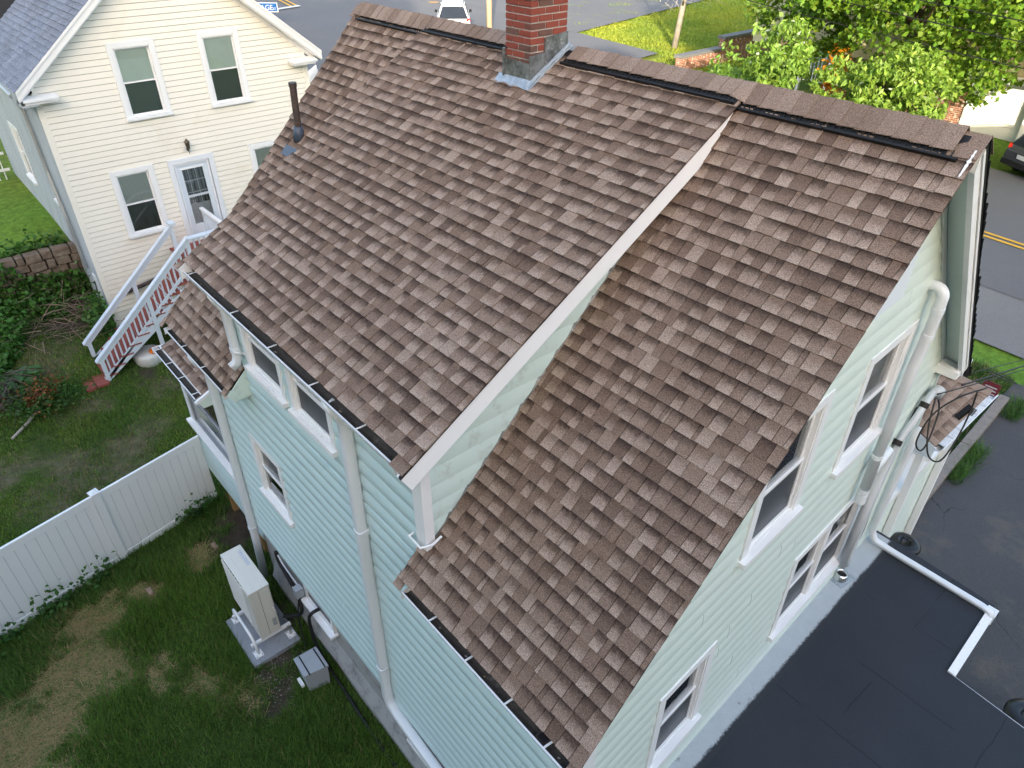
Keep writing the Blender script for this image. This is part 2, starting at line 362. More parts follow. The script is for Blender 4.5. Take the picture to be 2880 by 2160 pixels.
# ------------------------------------------------------------------ terrain
def interp(x, pts):
    xs = [p[0] for p in pts]; ys = [p[1] for p in pts]; return np.interp(x, xs, ys)
REAR = [(-400, -2.2), (-40, -2.3), (-21, -2.5), (-19.25, -2.62), (-19.05, -3.9), (-17, -4.25), (-15, -4.6), (-10, -5.02), (-5, -5.1), (400, -5.1)]
def sstep(t): t = np.clip(t, 0, 1); return t*t*(3-2*t)
def G(x, y):
    x = np.asarray(x, float); y = np.asarray(y, float)
    rear = interp(x, REAR); st = -3.3 - .043*np.clip(x, -60, 30)
    t = np.interp(y, [5, 9, 14, 16, 18.5], [0, .36, .45, .56, 1.0])
    h = rear*(1-t) + st*t
    return h + .025*np.sin(x*1.7+y*.9)*np.sin(y*2.1-x*.6)*(1-t)
def Gz(x, y): return float(G(x, y))
STRAW = [(-8.56, -2.52, .42), (-8.65, -2.16, .32), (-8.12, -2.9, .42), (-7.73, -2.61, .32), (-7.34, -3.35, .5), (-6.87, -3.52, .42), (-6.79, -3.84, .6), (-7.62, -3.09, .35), (-8.87, -.53, .20), (-8.65, -1.52, .24), (-7.25, -2.58, .22), (-7.2, -4.2, .8), (-6.0, -4.4, .5)]+[(-8.9+3.6*((i*.618) % 1), -.4-2.6*((i*.377+.2) % 1), .05+.07*((i*.73) % 1)) for i in range(40)]
BARE = [(-16.6, -1.2, .9), (-12.64, -.45, .7), (-12.13, -1.71, .8), (-14.24, .94, .5), (-14.47, -.73, .5), (-12.86, -1.7, .5), (-12.08, -1.02, .5), (-13.35, -2.63, .7)]
SOIL = [(-5.68, -.62, .30), (-5.36, -.64, .28), (-8.92, .45, .55), (-9.27, .48, .4), (-6.5, .15, .35), (-5.9, -.3, .35), (-18, -.3, .7), (-18.6, .2, .8), (-14.9, .75, .3)]
rng = np.random.default_rng(7)
def vnoise(x, y, s, seed=0):
    x = np.asarray(x)*s+seed*17.3; y = np.asarray(y)*s+seed*7.7; xi = np.floor(x).astype(int); yi = np.floor(y).astype(int); fx = sstep(x-xi); fy = sstep(y-yi)
    def h(a, b):
        n = np.sin(a*127.1+b*311.7+seed)*43758.5453; return n-np.floor(n)
    return (h(xi, yi)*(1-fx)+h(xi+1, yi)*fx)*(1-fy)+(h(xi, yi+1)*(1-fx)+h(xi+1, yi+1)*fx)*fy
def blob(x, y, L, wob=.5):
    r = np.zeros_like(np.asarray(x, float)); sk = vnoise(np.asarray(x)*2.2+np.asarray(y)*1.6, (np.asarray(y)-np.asarray(x))*.35, 2.6, 12)-.5; w_ = (vnoise(x, y, 3.1, 2)-.5)*wob + (vnoise(x, y, 8.0, 3)-.5)*wob
    for cx, cy, rr in L:
        d = np.hypot(x-cx, y-cy)/rr; r = np.maximum(r, np.clip(1.35-d-w_*1.9-sk*.9, 0, 1))
    return r
def grasscol(x, y, rnd):
    lush = vnoise(x, y, .55, 5); n2 = vnoise(x, y, 2.2, 6)
    st = blob(x, y, STRAW); ba = blob(x, y, BARE)*.62
    c = np.stack([.022+.034*lush+.018*n2, .066+.056*lush+.030*n2, .013+.010*n2], -1)*np.where(np.asarray(x) < -10.4, 1.25, 1.0)[:, None]
    c *= (.75+1.25*rnd)[:, None]*np.array([1.12, 1.0, .85])
    yel = (np.asarray(x) < -10.6)[:, None]*np.array([.028, .010, .0])[None]*n2[:, None]*1.4
    c = c + yel
    s = np.stack([.27+.20*rnd, .195+.145*rnd, .095+.07*rnd], -1)
    t = (np.random.default_rng(3).random(len(st)) < np.maximum(st*.72, ba*.5)+.02)[:, None]
    return np.where(t, s*np.where(st[:, None] > .3, 1, .75), c)
def mk_ground():
    m = N('lawn_soil'); at = m.n('ShaderNodeAttribute', attribute_name='Col'); f = m.noise(6, 6, .7)
    b = m.mix(1.0, at.outputs['Color'], m.ramp(f, [(.3, .6), (.7, 1.4)]), 'MULTIPLY'); m.col(b); m.bump(f, .6, .03); return m.fin(.95, .1)
m_ground = mk_ground()
gx_ = np.unique(np.concatenate([np.arange(-400, -60, 34), np.arange(-60, -22, 2.0), np.arange(-22, -19.4, .4), np.arange(-19.4, -18.8, .1), np.arange(-18.8, -4, .2), np.arange(-4, 12, 1.0), np.arange(12, 60, 6), np.arange(60, 401, 40)]))
gy_ = np.unique(np.concatenate([np.arange(-400, -30, 30), np.arange(-30, -6, 2.0), np.arange(-6, 3.2, .2), np.arange(3.2, 18, .8), np.arange(18, 60, 2.5), np.arange(60, 401, 40)]))
XX, YY = np.meshgrid(gx_, gy_); ZZ = G(XX, YY)
nx, ny = len(gx_), len(gy_)
V = np.stack([XX, YY, ZZ], -1).reshape(-1, 3)
idx = np.arange(nx*ny).reshape(ny, nx)
F = np.stack([idx[:-1, :-1], idx[:-1, 1:], idx[1:, 1:], idx[1:, :-1]], -1).reshape(-1, 4)
me = bpy.data.meshes.new('ground'); me.from_pydata(V.tolist(), [], F.tolist()); me.update()
fx, fy = V[:, 0], V[:, 1]
gc = np.stack([.030+.02*vnoise(fx, fy, .5, 5), .052+.03*vnoise(fx, fy, .5, 5), .016+.0*fx], -1)
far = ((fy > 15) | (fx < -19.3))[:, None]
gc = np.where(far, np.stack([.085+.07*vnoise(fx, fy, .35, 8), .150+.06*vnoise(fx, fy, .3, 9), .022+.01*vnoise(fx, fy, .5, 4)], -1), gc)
sb = blob(fx, fy, SOIL)[:, None]; stb = blob(fx, fy, STRAW)[:, None]; bb = blob(fx, fy, BARE)[:, None]*.8
stb = stb*.75; gc = gc*(1-stb)+np.array([.15, .115, .06])*stb; gc = gc*(1-bb)+np.array([.115, .10, .065])*bb; gc = gc*(1-sb)+np.array([.055, .043, .034])*sb
a = me.color_attributes.new('Col', 'FLOAT_COLOR', 'POINT'); a.data.foreach_set('color', np.concatenate([gc, np.ones((len(gc), 1))], 1).astype(np.float32).ravel())
gnd = link('ground', me, m_ground); tag(gnd, 'sloping lawn and soil under the whole neighbourhood', kind='structure')

def sheet(name, pts, mat, dz, label, n=24, parent=None):
    # bilinear patch over 4 ground corners following the terrain
    (ax, ay), (bx, by), (cx, cy), (dx, dy) = pts; b = B()
    nu = n; nv = max(2, n//2)
    for j in range(nv+1):
        for i in range(nu+1):
            s_, t_ = i/nu, j/nv
            x = (ax*(1-s_)+bx*s_)*(1-t_)+(dx*(1-s_)+cx*s_)*t_; y = (ay*(1-s_)+by*s_)*(1-t_)+(dy*(1-s_)+cy*s_)*t_
            b.v.append((x, y, Gz(x, y)+dz))
    for j in range(nv):
        for i in range(nu):
            q = j*(nu+1)+i; b.f.append((q, q+1, q+nu+2, q+nu+1))
    o = b.build(name, mat, parent); 
    if parent is None: tag(o, label, kind='structure')
    return o
sheet('driveway', [(-.62, 7.4), (9, 5.6), (9, 17.0), (-.85, 15.4)], m_drive, .05, 'dark patched asphalt driveway beside the flat roofed annex', 30)
sheet('pavement', [(-45, 16.3), (40, 16.3), (40, 18.2), (-45, 18.2)], m_apron, .075, 'pale worn asphalt pavement strip along the street', 60)
street = sheet('street', [(-22, 18.0), (60, 18.0), (60, 27.0), (-22, 27.0)], m_road, .09, 'grey asphalt main street with a double yellow line', 60)
sheet('road', [(-70, 6), (-21.9, 13), (-24.0, 30.5), (-70, 30.5)], m_road, .11, 'wide grey and tan asphalt side road at the junction', 40)
sheet('road', [(-70, 30.4), (-30, 30.4), (-38.5, 75), (-70, 75)], m_road, .12, 'asphalt road running past the far edge of the lawn', 30)
for yy in (20.72, 21.0):
    sheet('road_marking', [(-21, yy), (40, yy), (40, yy+.13), (-21, yy+.13)], m_yellow, .11, None, 60, street)
sheet('road_marking', [(-60, 22.4), (-45, 20.2), (-45, 20.34), (-60, 22.54)], m_yellow, .16, None, 30, street)
sheet('road_marking', [(-60, 22.78), (-45, 20.58), (-45, 20.72), (-60, 22.92)], m_yellow, .16, None, 30, street)
sheet('road_marking', [(-44.0, 17.6), (-44.7, 20.8), (-45.1, 20.8), (-44.4, 17.6)], m_wpaint, .165, None, 20, street)
b = B().tube([(-32.6+.28*math.cos(t), 27.6+.5*math.sin(t), Gz(-32.6, 27.6)+.135) for t in np.linspace(-.4, 3.0, 12)] + [(-32.2, 27.0, Gz(-32.6, 27.6)+.135), (-31.9, 27.6, Gz(-32.6, 27.6)+.135)], .05, 6)
b.build('road_marking', m_wpaint, street)

# ------------------------------------------------------------------ main house
house = thing('house', 'mint green clapboard house with brown shingle roof, shed dormer and brick chimney', 'house', (-4, 3.5, -5.1))
RY, RZ = 3.95, 3.74                      # ridge
MT = RZ/RY                               # main rear pitch (rise/run)
DT = math.tan(R(30)); DY0, DZ0 = .058, 1.493   # dormer eave corner
FT = 1.089                               # front pitch
WY = .33                                 # rear wall face
def gx(y): return -.2 - .045*(y-2)       # right gable wall face
def rx(y): return .06*(1-y/RY) if y < RY else -.045*(y-RY)   # right rake edge
def lx(y): return -8.28-.27*y/RY         # left rake edge

def siding(parent, mp, zlo, zhi, e, ur, holes, mat, joint, seed, butt=.010, o0=.004, name='siding_board', gap=.004, bow=.008, reveal=.008):
    rnd = random.Random(seed); z = zlo
    while z < zhi-.01:
        z1 = min(z+e, zhi); zr = z1-reveal; cuts = sorted({z, zr} | {h for hh in holes for h in hh[2:4] if z < h < zr})
        off = lambda q: o0 + butt*(1-(q-z)/e) + bow*math.sin(math.pi*min(1, max(0, (q-z)/e)))
        ua, ub = ur(z+.001); ua2, ub2 = ur(zr-.001)
        if max(ub, ub2)-min(ua, ua2) < .04: z = z1; continue
        js = [min(ua, ua2)-.01]; p = js[0] + rnd.uniform(.3, 1)*joint
        while p < max(ub, ub2)-.25: js.append(p); p += joint*rnd.uniform(.85, 1.1)
        js.append(max(ub, ub2)+.01)
        for a, c in zip(js[:-1], js[1:]):
            for q0, q1 in zip(cuts[:-1], cuts[1:]):
                if q1-q0 < .004: continue
                la, ra = ur(q0+.0005); lb, rb = ur(q1-.0005)
                iv = [(-1e9, 1e9)]
                for h in holes:
                    if h[2] <= q0+.002 and h[3] >= q1-.002:
                        nv = []
                        for s_, t_ in iv:
                            if h[1] <= s_ or h[0] >= t_: nv.append((s_, t_)); continue
                            if h[0] > s_: nv.append((s_, h[0]))
                            if h[1] < t_: nv.append((h[1], t_))
                        iv = nv
                for s_, t_ in iv:
                    s0 = max(s_, la, a+gap/2); s1 = min(t_, ra, c-gap/2); s2 = max(s_, lb, a+gap/2); s3 = min(t_, rb, c-gap/2)
                    if s1-s0 < .004 and s3-s2 < .004: continue
                    s1 = max(s0+.001, s1); s3 = max(s2+.001, s3)
                    bb = B(); lv = [q0+(q1-q0)*t for t in (0, .2, .4, .6, .8, 1)]
                    for q in lv:
                        tt = (q-q0)/(q1-q0); sa = s0+(s2-s0)*tt; sb_ = s1+(s3-s1)*tt
                        bb.v += [mp(sa, q, off(q)), mp(sb_, q, off(q)), mp(sb_, q, -.014), mp(sa, q, -.014)]
                    for i in range(5):
                        for j in range(4): a_ = i*4+j; c_ = i*4+(j+1) % 4; bb.f.append((a_, c_, c_+4, a_+4))
                    bb.f += [(3, 2, 1, 0), (20, 21, 22, 23)]; bb.build(name, mat, parent)
        z = z1

def core(parent, mp, zlo, zhi, ur, holes, o0, o1, mat, name):
    # sheathing plane behind the boards, cut around the openings
    b = B(); zs_ = sorted({zlo, zhi} | {h for hh in holes for h in hh[2:4]} | {zlo+(zhi-zlo)*i/24 for i in range(1, 24)})
    for q0, q1 in zip(zs_[:-1], zs_[1:]):
        if q1-q0 < .003: continue
        la, ra = ur(q0+.001); lb, rb = ur(q1-.001); la = max(la, lb); ra = min(ra, rb); iv = [(la, ra)]
        for h in holes:
            if h[2] <= q0+.002 and h[3] >= q1-.002:
                iv = [t for s_, e_ in iv for t in ((s_, min(e_, h[0])), (max(s_, h[1]), e_)) if t[1]-t[0] > .005]
        for s_, e_ in iv:
            if e_-s_ > .01: fbox(b, mp, s_, e_, q0, q1, o0, o1)
    return b.build(name, mat, parent)
def fbox(b, mp, u0, u1, z0, z1, o0, o1):
    return b.hexa([mp(u0, z0, o0), mp(u1, z0, o0), mp(u1, z1, o0), mp(u0, z1, o0), mp(u0, z0, o1), mp(u1, z0, o1), mp(u1, z1, o1), mp(u0, z1, o1)])
def frame(b, mp, u0, u1, z0, z1, w_, o0, o1, bw=None):
    bw = w_ if bw is None else bw
    fbox(b, mp, u0, u0+w_, z0, z1, o0, o1); fbox(b, mp, u1-w_, u1, z0, z1, o0, o1)
    fbox(b, mp, u0+w_, u1-w_, z1-w_, z1, o0, o1); fbox(b, mp, u0+w_, u1-w_, z0, z0+bw, o0, o1); return b
def window(parent, mp, u0, u1, z0, z1, cw=.09, sillm=None, casem=None, back=None, lower=None, units=1, proud=.03, sill_out=.05, glass=None):
    casem = casem or m_white; sillm = sillm or m_white
    cas = frame(B(), mp, u0, u1, z0, z1, cw, -.03, proud, .03).build('window', casem, parent, bevel=.004)
    s = B(); fbox(s, mp, u0-.015, u1+.015, z0-.02, z0+.045, -.02, proud+sill_out); s.build('sill', sillm, cas, bevel=.004)
    step = (u1-u0-2*cw+cw*.7*(units-1))/units
    for i in range(units):
        a = u0+cw+i*step; c = a+step-(cw*.7 if i < units-1 else 0)
        if i < units-1: mb = B(); fbox(mb, mp, c, c+cw*.7, z0+.04, z1-cw, -.03, proud-.006); mb.build('mullion', casem, cas)
        zb = z0+.05; zt = z1-cw; zm = zb+(zt-zb)*.5
        fr = frame(B(), mp, a, c, zb, zt, .022, -.075, proud-.012); fr.build('jamb', casem, cas)
        a += .022; c -= .022; zb += .022; zt -= .022
        up = frame(B(), mp, a, c, zm-.015, zt, .035, -.055, -.028); us = up.build('sash', casem, cas)
        lo = frame(B(), mp, a, c, zb, zm+.02, .035, -.035, -.008); ls = lo.build('sash', casem, cas)
        g1 = B(); fbox(g1, mp, a+.033, c-.033, zm+.02, zt-.033, -.044, -.040); g1.build('pane', glass or m_glass, cas)
        g2 = B(); fbox(g2, mp, a+.033, c-.033, zb+.033, zm-.015, -.024, -.020); g2.build('pane', lower or m_glass, cas)
        bo = -.062 if back else -.125; bk = B(); fbox(bk, mp, a-.02, c+.02, zb-.02, zt+.02, bo-.03, bo); bk.build('shade' if back else 'interior', back or m_room, cas)
    return cas

mp_rear = lambda u, z, o: (u, WY-o, z)                  # u = x
mp_gab = lambda u, z, o: (gx(u)+o, u, z)                # u = y
LXW = -7.62                                             # left end of rear wall
RXW = gx(WY)                                            # right end
# rear wall --------------------------------------------------------------
RW = [(-5.80, -4.80, .42, 1.36), (-4.66, -3.70, .42, 1.36), (-6.56, -5.60, -2.14, -1.03)]
ur_core = lambda z: (LXW, RXW) if z < .06 else (-6.03, -2.20)
rear = core(house, mp_rear, -3.72, 1.45, ur_core, [(h[0]+.03, h[1]-.03, h[2], h[3]-.03) for h in RW], -.05, -.022, m_deck, 'rear_wall')
B().box(-6.02, -2.2, WY+.2, WY+.3, .1, 1.5).build('inner_wall', m_deck, house)
def ur_rear(z): return (LXW, RXW) if z < .06 else ((-6.03, -2.16) if z < 1.42 else (0, 0))
# lower and upper zones share one course run
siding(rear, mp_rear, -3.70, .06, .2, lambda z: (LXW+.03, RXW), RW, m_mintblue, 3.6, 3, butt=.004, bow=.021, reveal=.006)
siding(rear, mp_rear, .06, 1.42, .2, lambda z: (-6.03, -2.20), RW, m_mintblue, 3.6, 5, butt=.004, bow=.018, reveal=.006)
for h in RW[:2]: window(house, mp_rear, *h, cw=.085, sillm=m_sill, lower=m_screen)
window(house, mp_rear, *RW[2], cw=.10, sillm=m_sill)
B().box(-2.25, -2.105, WY-.04, WY+.06, .33, 1.40).build('corner_board', m_white, house)
B().box(LXW-.02, LXW+.07, WY-.02, WY+.1, -3.72, .1).build('corner_board', m_white, house)
B().box(RXW-.10, RXW+.035, WY-.03, WY+.1, -3.72, -.05).build('corner_board', m_white, house)
# strap and end cap left at the foot of the dormer corner board
B().tube([(-2.30, WY-.04, .42), (-2.30, WY-.09, .41), (-2.12, WY-.09, .40), (-2.06, WY+.0, .43), (-2.06, WY+.10, .47)], .012, 6).build('strap', m_white, house)
# left wall of house (hidden side) and inner core
b = B(); b.box(LXW+.05, LXW+.3, WY+.3, 7.0, -5.1, .25); b.box(LXW+.05, gx(7)-.2, 6.75, 6.95, -5.1, .3); b.build('wall', m_mint, house)
# foundation
b = B(); b.box(LXW+.06, -.15, WY+.06, WY+.35, -5.4, -3.69); fnd = b.build('foundation', m_found, house)
b = B(); b.box(LXW+.3, -.15, WY-.0, WY+.08, -5.4, -4.75)
b.hexa([(LXW+.3, WY-.05, -4.75), (-.15, WY-.05, -4.75), (-.15, WY+.07, -4.75), (LXW+.3, WY+.07, -4.75), (LXW+.3, WY+.055, -4.45), (-.15, WY+.055, -4.45), (-.15, WY+.07, -4.45), (LXW+.3, WY+.07, -4.45)])
b.build('foundation_footing', m_found, house)
# cellar windows
for u0, u1 in ((-5.98, -5.08), (-3.0, -2.2)):
    cw_ = frame(B(), mp_rear, u0, u1, -4.12, -3.74, .06, -.06, -.01).build('cellar_window', m_white, house)
    s = B(); fbox(s, mp_rear, u0-.03, u1+.03, -4.16, -4.11, -.06, .07); s.build('sill', m_white, cw_)
    s = B(); fbox(s, mp_rear, u0+.05, u1-.05, -4.07, -3.79, -.05, -.04); s.build('pane', m_screen, cw_)

# right gable wall -------------------------------------------------------
def ur_gab(z):
    lo = max(WY, (z+.06)/MT) if z > -.06 else WY
    hi = min(6.98, RY+(RZ-.10-z)/FT) if z > .3 else 6.98
    return (lo, hi)
GW = [(3.99, 5.05, .31, 1.72), (2.27, 3.28, .34, 1.745), (3.80, 5.62, -2.22, -.82), (1.36, 2.26, -2.06, -.74)]
gable = core(house, mp_gab, -3.0, 3.5, ur_gab, [(h[0]+.03, h[1]-.03, h[2], h[3]-.03) for h in GW], -.05, -.022, m_deck, 'gable_wall')
siding(gable, mp_gab, -2.95, 3.45, .2, ur_gab, GW, m_mint, 3.3, 11)
for i, h in enumerate(GW): window(house, mp_gab, *h, cw=.105, lower=m_screen, units=2 if i == 2 else 1)
B().hexa([mp_gab(6.93, -2.95, -.02), mp_gab(7.02, -2.95, -.02), mp_gab(7.02, .3, -.02), mp_gab(6.93, .3, -.02), mp_gab(6.93, -2.95, .03), mp_gab(7.02, -2.95, .03), mp_gab(7.02, .3, .03), mp_gab(6.93, .3, .03)]).build('corner_board', m_soffit, house)
# gable louvre
lv = B(); fbox(lv, mp_gab, 3.52, 4.20, 2.28, 2.95, .0, .012); lou = lv.build('louvre_vent', m_grey_metal, house)
for i in range(9):
    z = 2.31+i*.07; q = B(); q.hexa([mp_gab(3.54, z, .012), mp_gab(4.18, z, .012), mp_gab(4.18, z+.055, .012), mp_gab(3.54, z+.055, .012), mp_gab(3.54, z, .05), mp_gab(4.18, z, .05), mp_gab(4.18, z+.055, .016), mp_gab(3.54, z+.055, .016)]); q.build('louvre_slat', m_conduit, lou)

# roof deck slabs ---------------------------------------------------------
roof = house
def slab(pts, t, name, mat=m_deck):   # pts top polygon, extruded down by t
    return B().prism(pts, (0, 0, -t)).build(name, mat, house)
mainz = lambda y: MT*y
dz = lambda y: DZ0+DT*(y-DY0)
rear_roof = slab([(rx(.09)-.015, .09, mainz(.09)-.012), (rx(RY)-.015, RY, RZ-.012), (-2.17, RY, RZ-.012), (-2.17, WY, mainz(WY)-.012), (-2.235, WY-.002, mainz(WY)-.012), (-2.235, .09, mainz(.09)-.012)], .06, 'rear_roof')
left_roof = slab([(-6.03, .09, mainz(.09)-.012), (-6.03, RY, RZ-.012), (lx(RY)+.015, RY, RZ-.012), (lx(.09)+.015, .09, mainz(.09)-.012)], .06, 'rear_roof')
dorm_roof = slab([(-1.975, .17, dz(.17)-.012), (-1.975, RY, RZ-.010), (-6.685, RY, RZ-.010), (-6.685, .17, dz(.17)-.012)], .05, 'dormer_roof')
FEY = 7.23; fz = lambda y: RZ-FT*(y-RY)
front_roof = slab([(rx(RY), RY, RZ), (rx(FEY), FEY, fz(FEY)), (-8.6, FEY, fz(FEY)), (-8.55, RY, RZ)], .05, 'front_roof', m_black)
# black ragged shingle edge on front rake
rr = random.Random(4)
b = B()
for i in range(34):
    y0 = RY+i*.0975; y1 = y0+.0975; o = rr.uniform(.008, .03)
    b.hexa([(rx(y0)-.05, y0, fz(y0)+.001), (rx(y0)+o, y0, fz(y0)+.001), (rx(y1)+o*.6, y1, fz(y1)+.001), (rx(y1)-.05, y1, fz(y1)+.001), (rx(y0)-.05, y0, fz(y0)+.02), (rx(y0)+o, y0, fz(y0)+.02), (rx(y1)+o*.6, y1, fz(y1)+.012), (rx(y1)-.05, y1, fz(y1)+.012)])
b.build('shingle_edge', m_black, front_roof)
# front rake soffit, frieze, fascia
def run(b, y0, y1, f, a0, a1, t0, t1):  # bar between y0,y1 along the front slope; x = f(y)+a, z = fz - t
    b.hexa([(f(y0)+a0, y0, fz(y0)-t1), (f(y0)+a1, y0, fz(y0)-t1), (f(y1)+a1, y1, fz(y1)-t1), (f(y1)+a0, y1, fz(y1)-t1), (f(y0)+a0, y0, fz(y0)-t0), (f(y0)+a1, y0, fz(y0)-t0), (f(y1)+a1, y1, fz(y1)-t0), (f(y1)+a0, y1, fz(y1)-t0)])
for y0, y1 in ((RY+.02, 4.35), (4.355, 5.35), (5.355, 6.40), (6.405, 6.95)):
    q = B(); run(q, y0, y1, rx, -.185, -.065, .052, .075); run(q, y0, y1, gx, -.05, .02, .06, .085); q.hexa([(gx(y0)-.05, y0, fz(y0)-.081), (rx(y0)-.06, y0, fz(y0)-.081), (rx(y1)-.06, y1, fz(y1)-.081), (gx(y1)-.05, y1, fz(y1)-.081), (gx(y0)-.05, y0, fz(y0)-.06), (rx(y0)-.06, y0, fz(y0)-.06), (rx(y1)-.06, y1, fz(y1)-.06), (gx(y1)-.05, y1, fz(y1)-.06)]); q.build('soffit_panel', m_soffit, house)
    q = B(); run(q, y0, y1, gx, .0, .03, .085, .19); q.build('frieze_board', m_white, house)
    q = B(); run(q, y0, y1, rx, -.065, -.018, .03, .235); q.build('rake_fascia', m_white, house)
    q = B(); run(q, y0, y1, rx, -.018, -.004, .012, .10); q.build('drip_edge', m_white, house)
# eave return block
B().hexa([(gx(6.95)-.02, 6.72, .30), (rx(6.95)-.02, 6.72, .30), (rx(7.2)-.02, 7.20, .30), (gx(7.2)-.02, 7.20, .30), (gx(6.95)-.02, 6.72, .44), (rx(6.95)-.02, 6.72, .40), (rx(7.2)-.02, 7.20, .40), (gx(7.2)-.02, 7.2, .44)]).build('eave_return', m_white, house, bevel=.006)
# rear rake trim, right
b = B(); b.hexa([(rx(.1)-.05, .1, mainz(.1)-.055), (rx(.1)-.014, .1, mainz(.1)-.055), (rx(RY)-.014, RY, RZ-.055), (rx(RY)-.05, RY, RZ-.055), (rx(.1)-.05, .1, mainz(.1)-.014), (rx(.1)-.014, .1, mainz(.1)-.014), (rx(RY)-.014, RY, RZ-.014), (rx(RY)-.05, RY, RZ-.014)]); b.build('drip_edge', m_black, house)
b = B(); b.hexa([(gx(.4)-.1, .1, mainz(.1)-.13), (rx(.1)-.03, .1, mainz(.1)-.13), (rx(RY)-.03, RY, RZ-.13), (gx(RY)-.1, RY, RZ-.13), (gx(.4)-.1, .1, mainz(.1)-.10), (rx(.1)-.03, .1, mainz(.1)-.10), (rx(RY)-.03, RY, RZ-.10), (gx(RY)-.1, RY, RZ-.10)]); b.build('soffit_panel', m_soffit, house)
# dormer cheek walls
mp_ck = lambda u, z, o: (-2.16+o, u, z)
def ur_ck(z):
    lo = max(WY, DY0+(z+.13-DZ0)/DT) if z > dz(WY)-.13 else WY
    return (lo, min(RY-.05, (z-.015)/MT))
ck = B().prism([(-2.18, WY, .30), (-2.18, 3.6, 3.38), (-2.18, WY, 1.5)], (-.1, 0, 0)).build('cheek_wall', m_mintdirty, house)
siding(ck, mp_ck, .20, 3.45, .2, ur_ck, [], m_mintdirty, 3.4, 21)
b = B(); st = []
for i in range(23):
    y = .36+i*.145; b.hexa([(-2.16, y, mainz(y)-.01), (-2.125, y, mainz(y)-.01), (-2.125, y+.14, mainz(y+.14)-.01), (-2.16, y+.14, mainz(y+.14)-.01), (-2.16, y, mainz(y)+.03), (-2.152, y, mainz(y)+.025), (-2.152, y+.14, mainz(y+.14)+.035), (-2.16, y+.14, mainz(y+.14)+.04)])
b.build('step_flashing', m_lead, house)
B().prism([(-6.03, WY, .30), (-6.03, 3.6, 3.38), (-6.03, WY, 1.5)], (-.02, 0, 0)).build('cheek_wall', m_mint, house)
# dormer right rake fascia (white) with sheared lower cut
b = B(); q = lambda x, y, d: (x, y, dz(y)-d)
b.hexa([q(-2.02, .12, .19), q(-1.955, .12, .235), q(-1.955, 3.45, .225), q(-2.02, 3.45, .17), q(-2.02, .03, .02), q(-1.972, .03, .02), q(-1.972, 3.78, .024), q(-2.02, 3.78, .024)]); b.build('rake_fascia', m_white, house, bevel=.004)
b = B(); b.hexa([q(-1.985, .03, .022), q(-1.955, .03, .022), q(-1.955, 3.75, .022), q(-1.985, 3.75, .022), q(-1.985, .03, .0), q(-1.955, .03, .0), q(-1.955, 3.75, .0), q(-1.985, 3.75, .0)]); b.build('drip_edge', m_black, house)
b = B(); b.hexa([q(-2.17, .10, .17), q(-2.02, .10, .17), q(-2.02, 3.5, .12), q(-2.17, 3.5, .12), q(-2.17, .10, .14), q(-2.02, .10, .14), q(-2.02, 3.5, .10), q(-2.17, 3.5, .10)]); b.build('soffit_panel', m_white, house)
B().prism([(-2.13, .12, 1.30), (-2.13, .36, 1.34), (-2.13, .36, 1.40), (-2.13, .40, 1.52)], (.11, 0, 0)).build('rake_return', m_white, house)
b = B(); b.hexa([q(-6.68, .06, .15), q(-6.65, .06, .15), q(-6.65, RY, .1), q(-6.68, RY, .1), q(-6.68, .06, .008), q(-6.65, .06, .008), q(-6.65, RY, .01), q(-6.68, RY, .01)]); b.build('rake_fascia', m_white, house)
B().box(-6.65, -2.0, .13, WY+.02, 1.36, 1.385).build('soffit_panel', m_soffit, house)
# left leftover eave: white triangular end of the main roof beside the dormer
B().prism([(-6.045, .03, -.01), (-6.045, .34, .29), (-6.045, .33, -.10), (-6.045, .10, -.12)], (.035, 0, 0)).build('eave_end_panel', m_mintdirty, house)
B().box(-8.2, -6.03, .10, WY, -.14, -.11).build('soffit_panel', m_soffit, house)
B().box(-2.2, RXW, .10, WY, -.14, -.11).build('soffit_panel', m_soffit, house)
# fascias behind gutters
B().box(-8.25, -6.04, .128, .15, -.13, .03).build('fascia', m_white, house); B().box(-2.13, .03, .128, .15, -.13, .03).build('fascia', m_white, house); B().box(-6.66, -2.02, .209, .228, 1.33, 1.50).build('fascia', m_white, house)

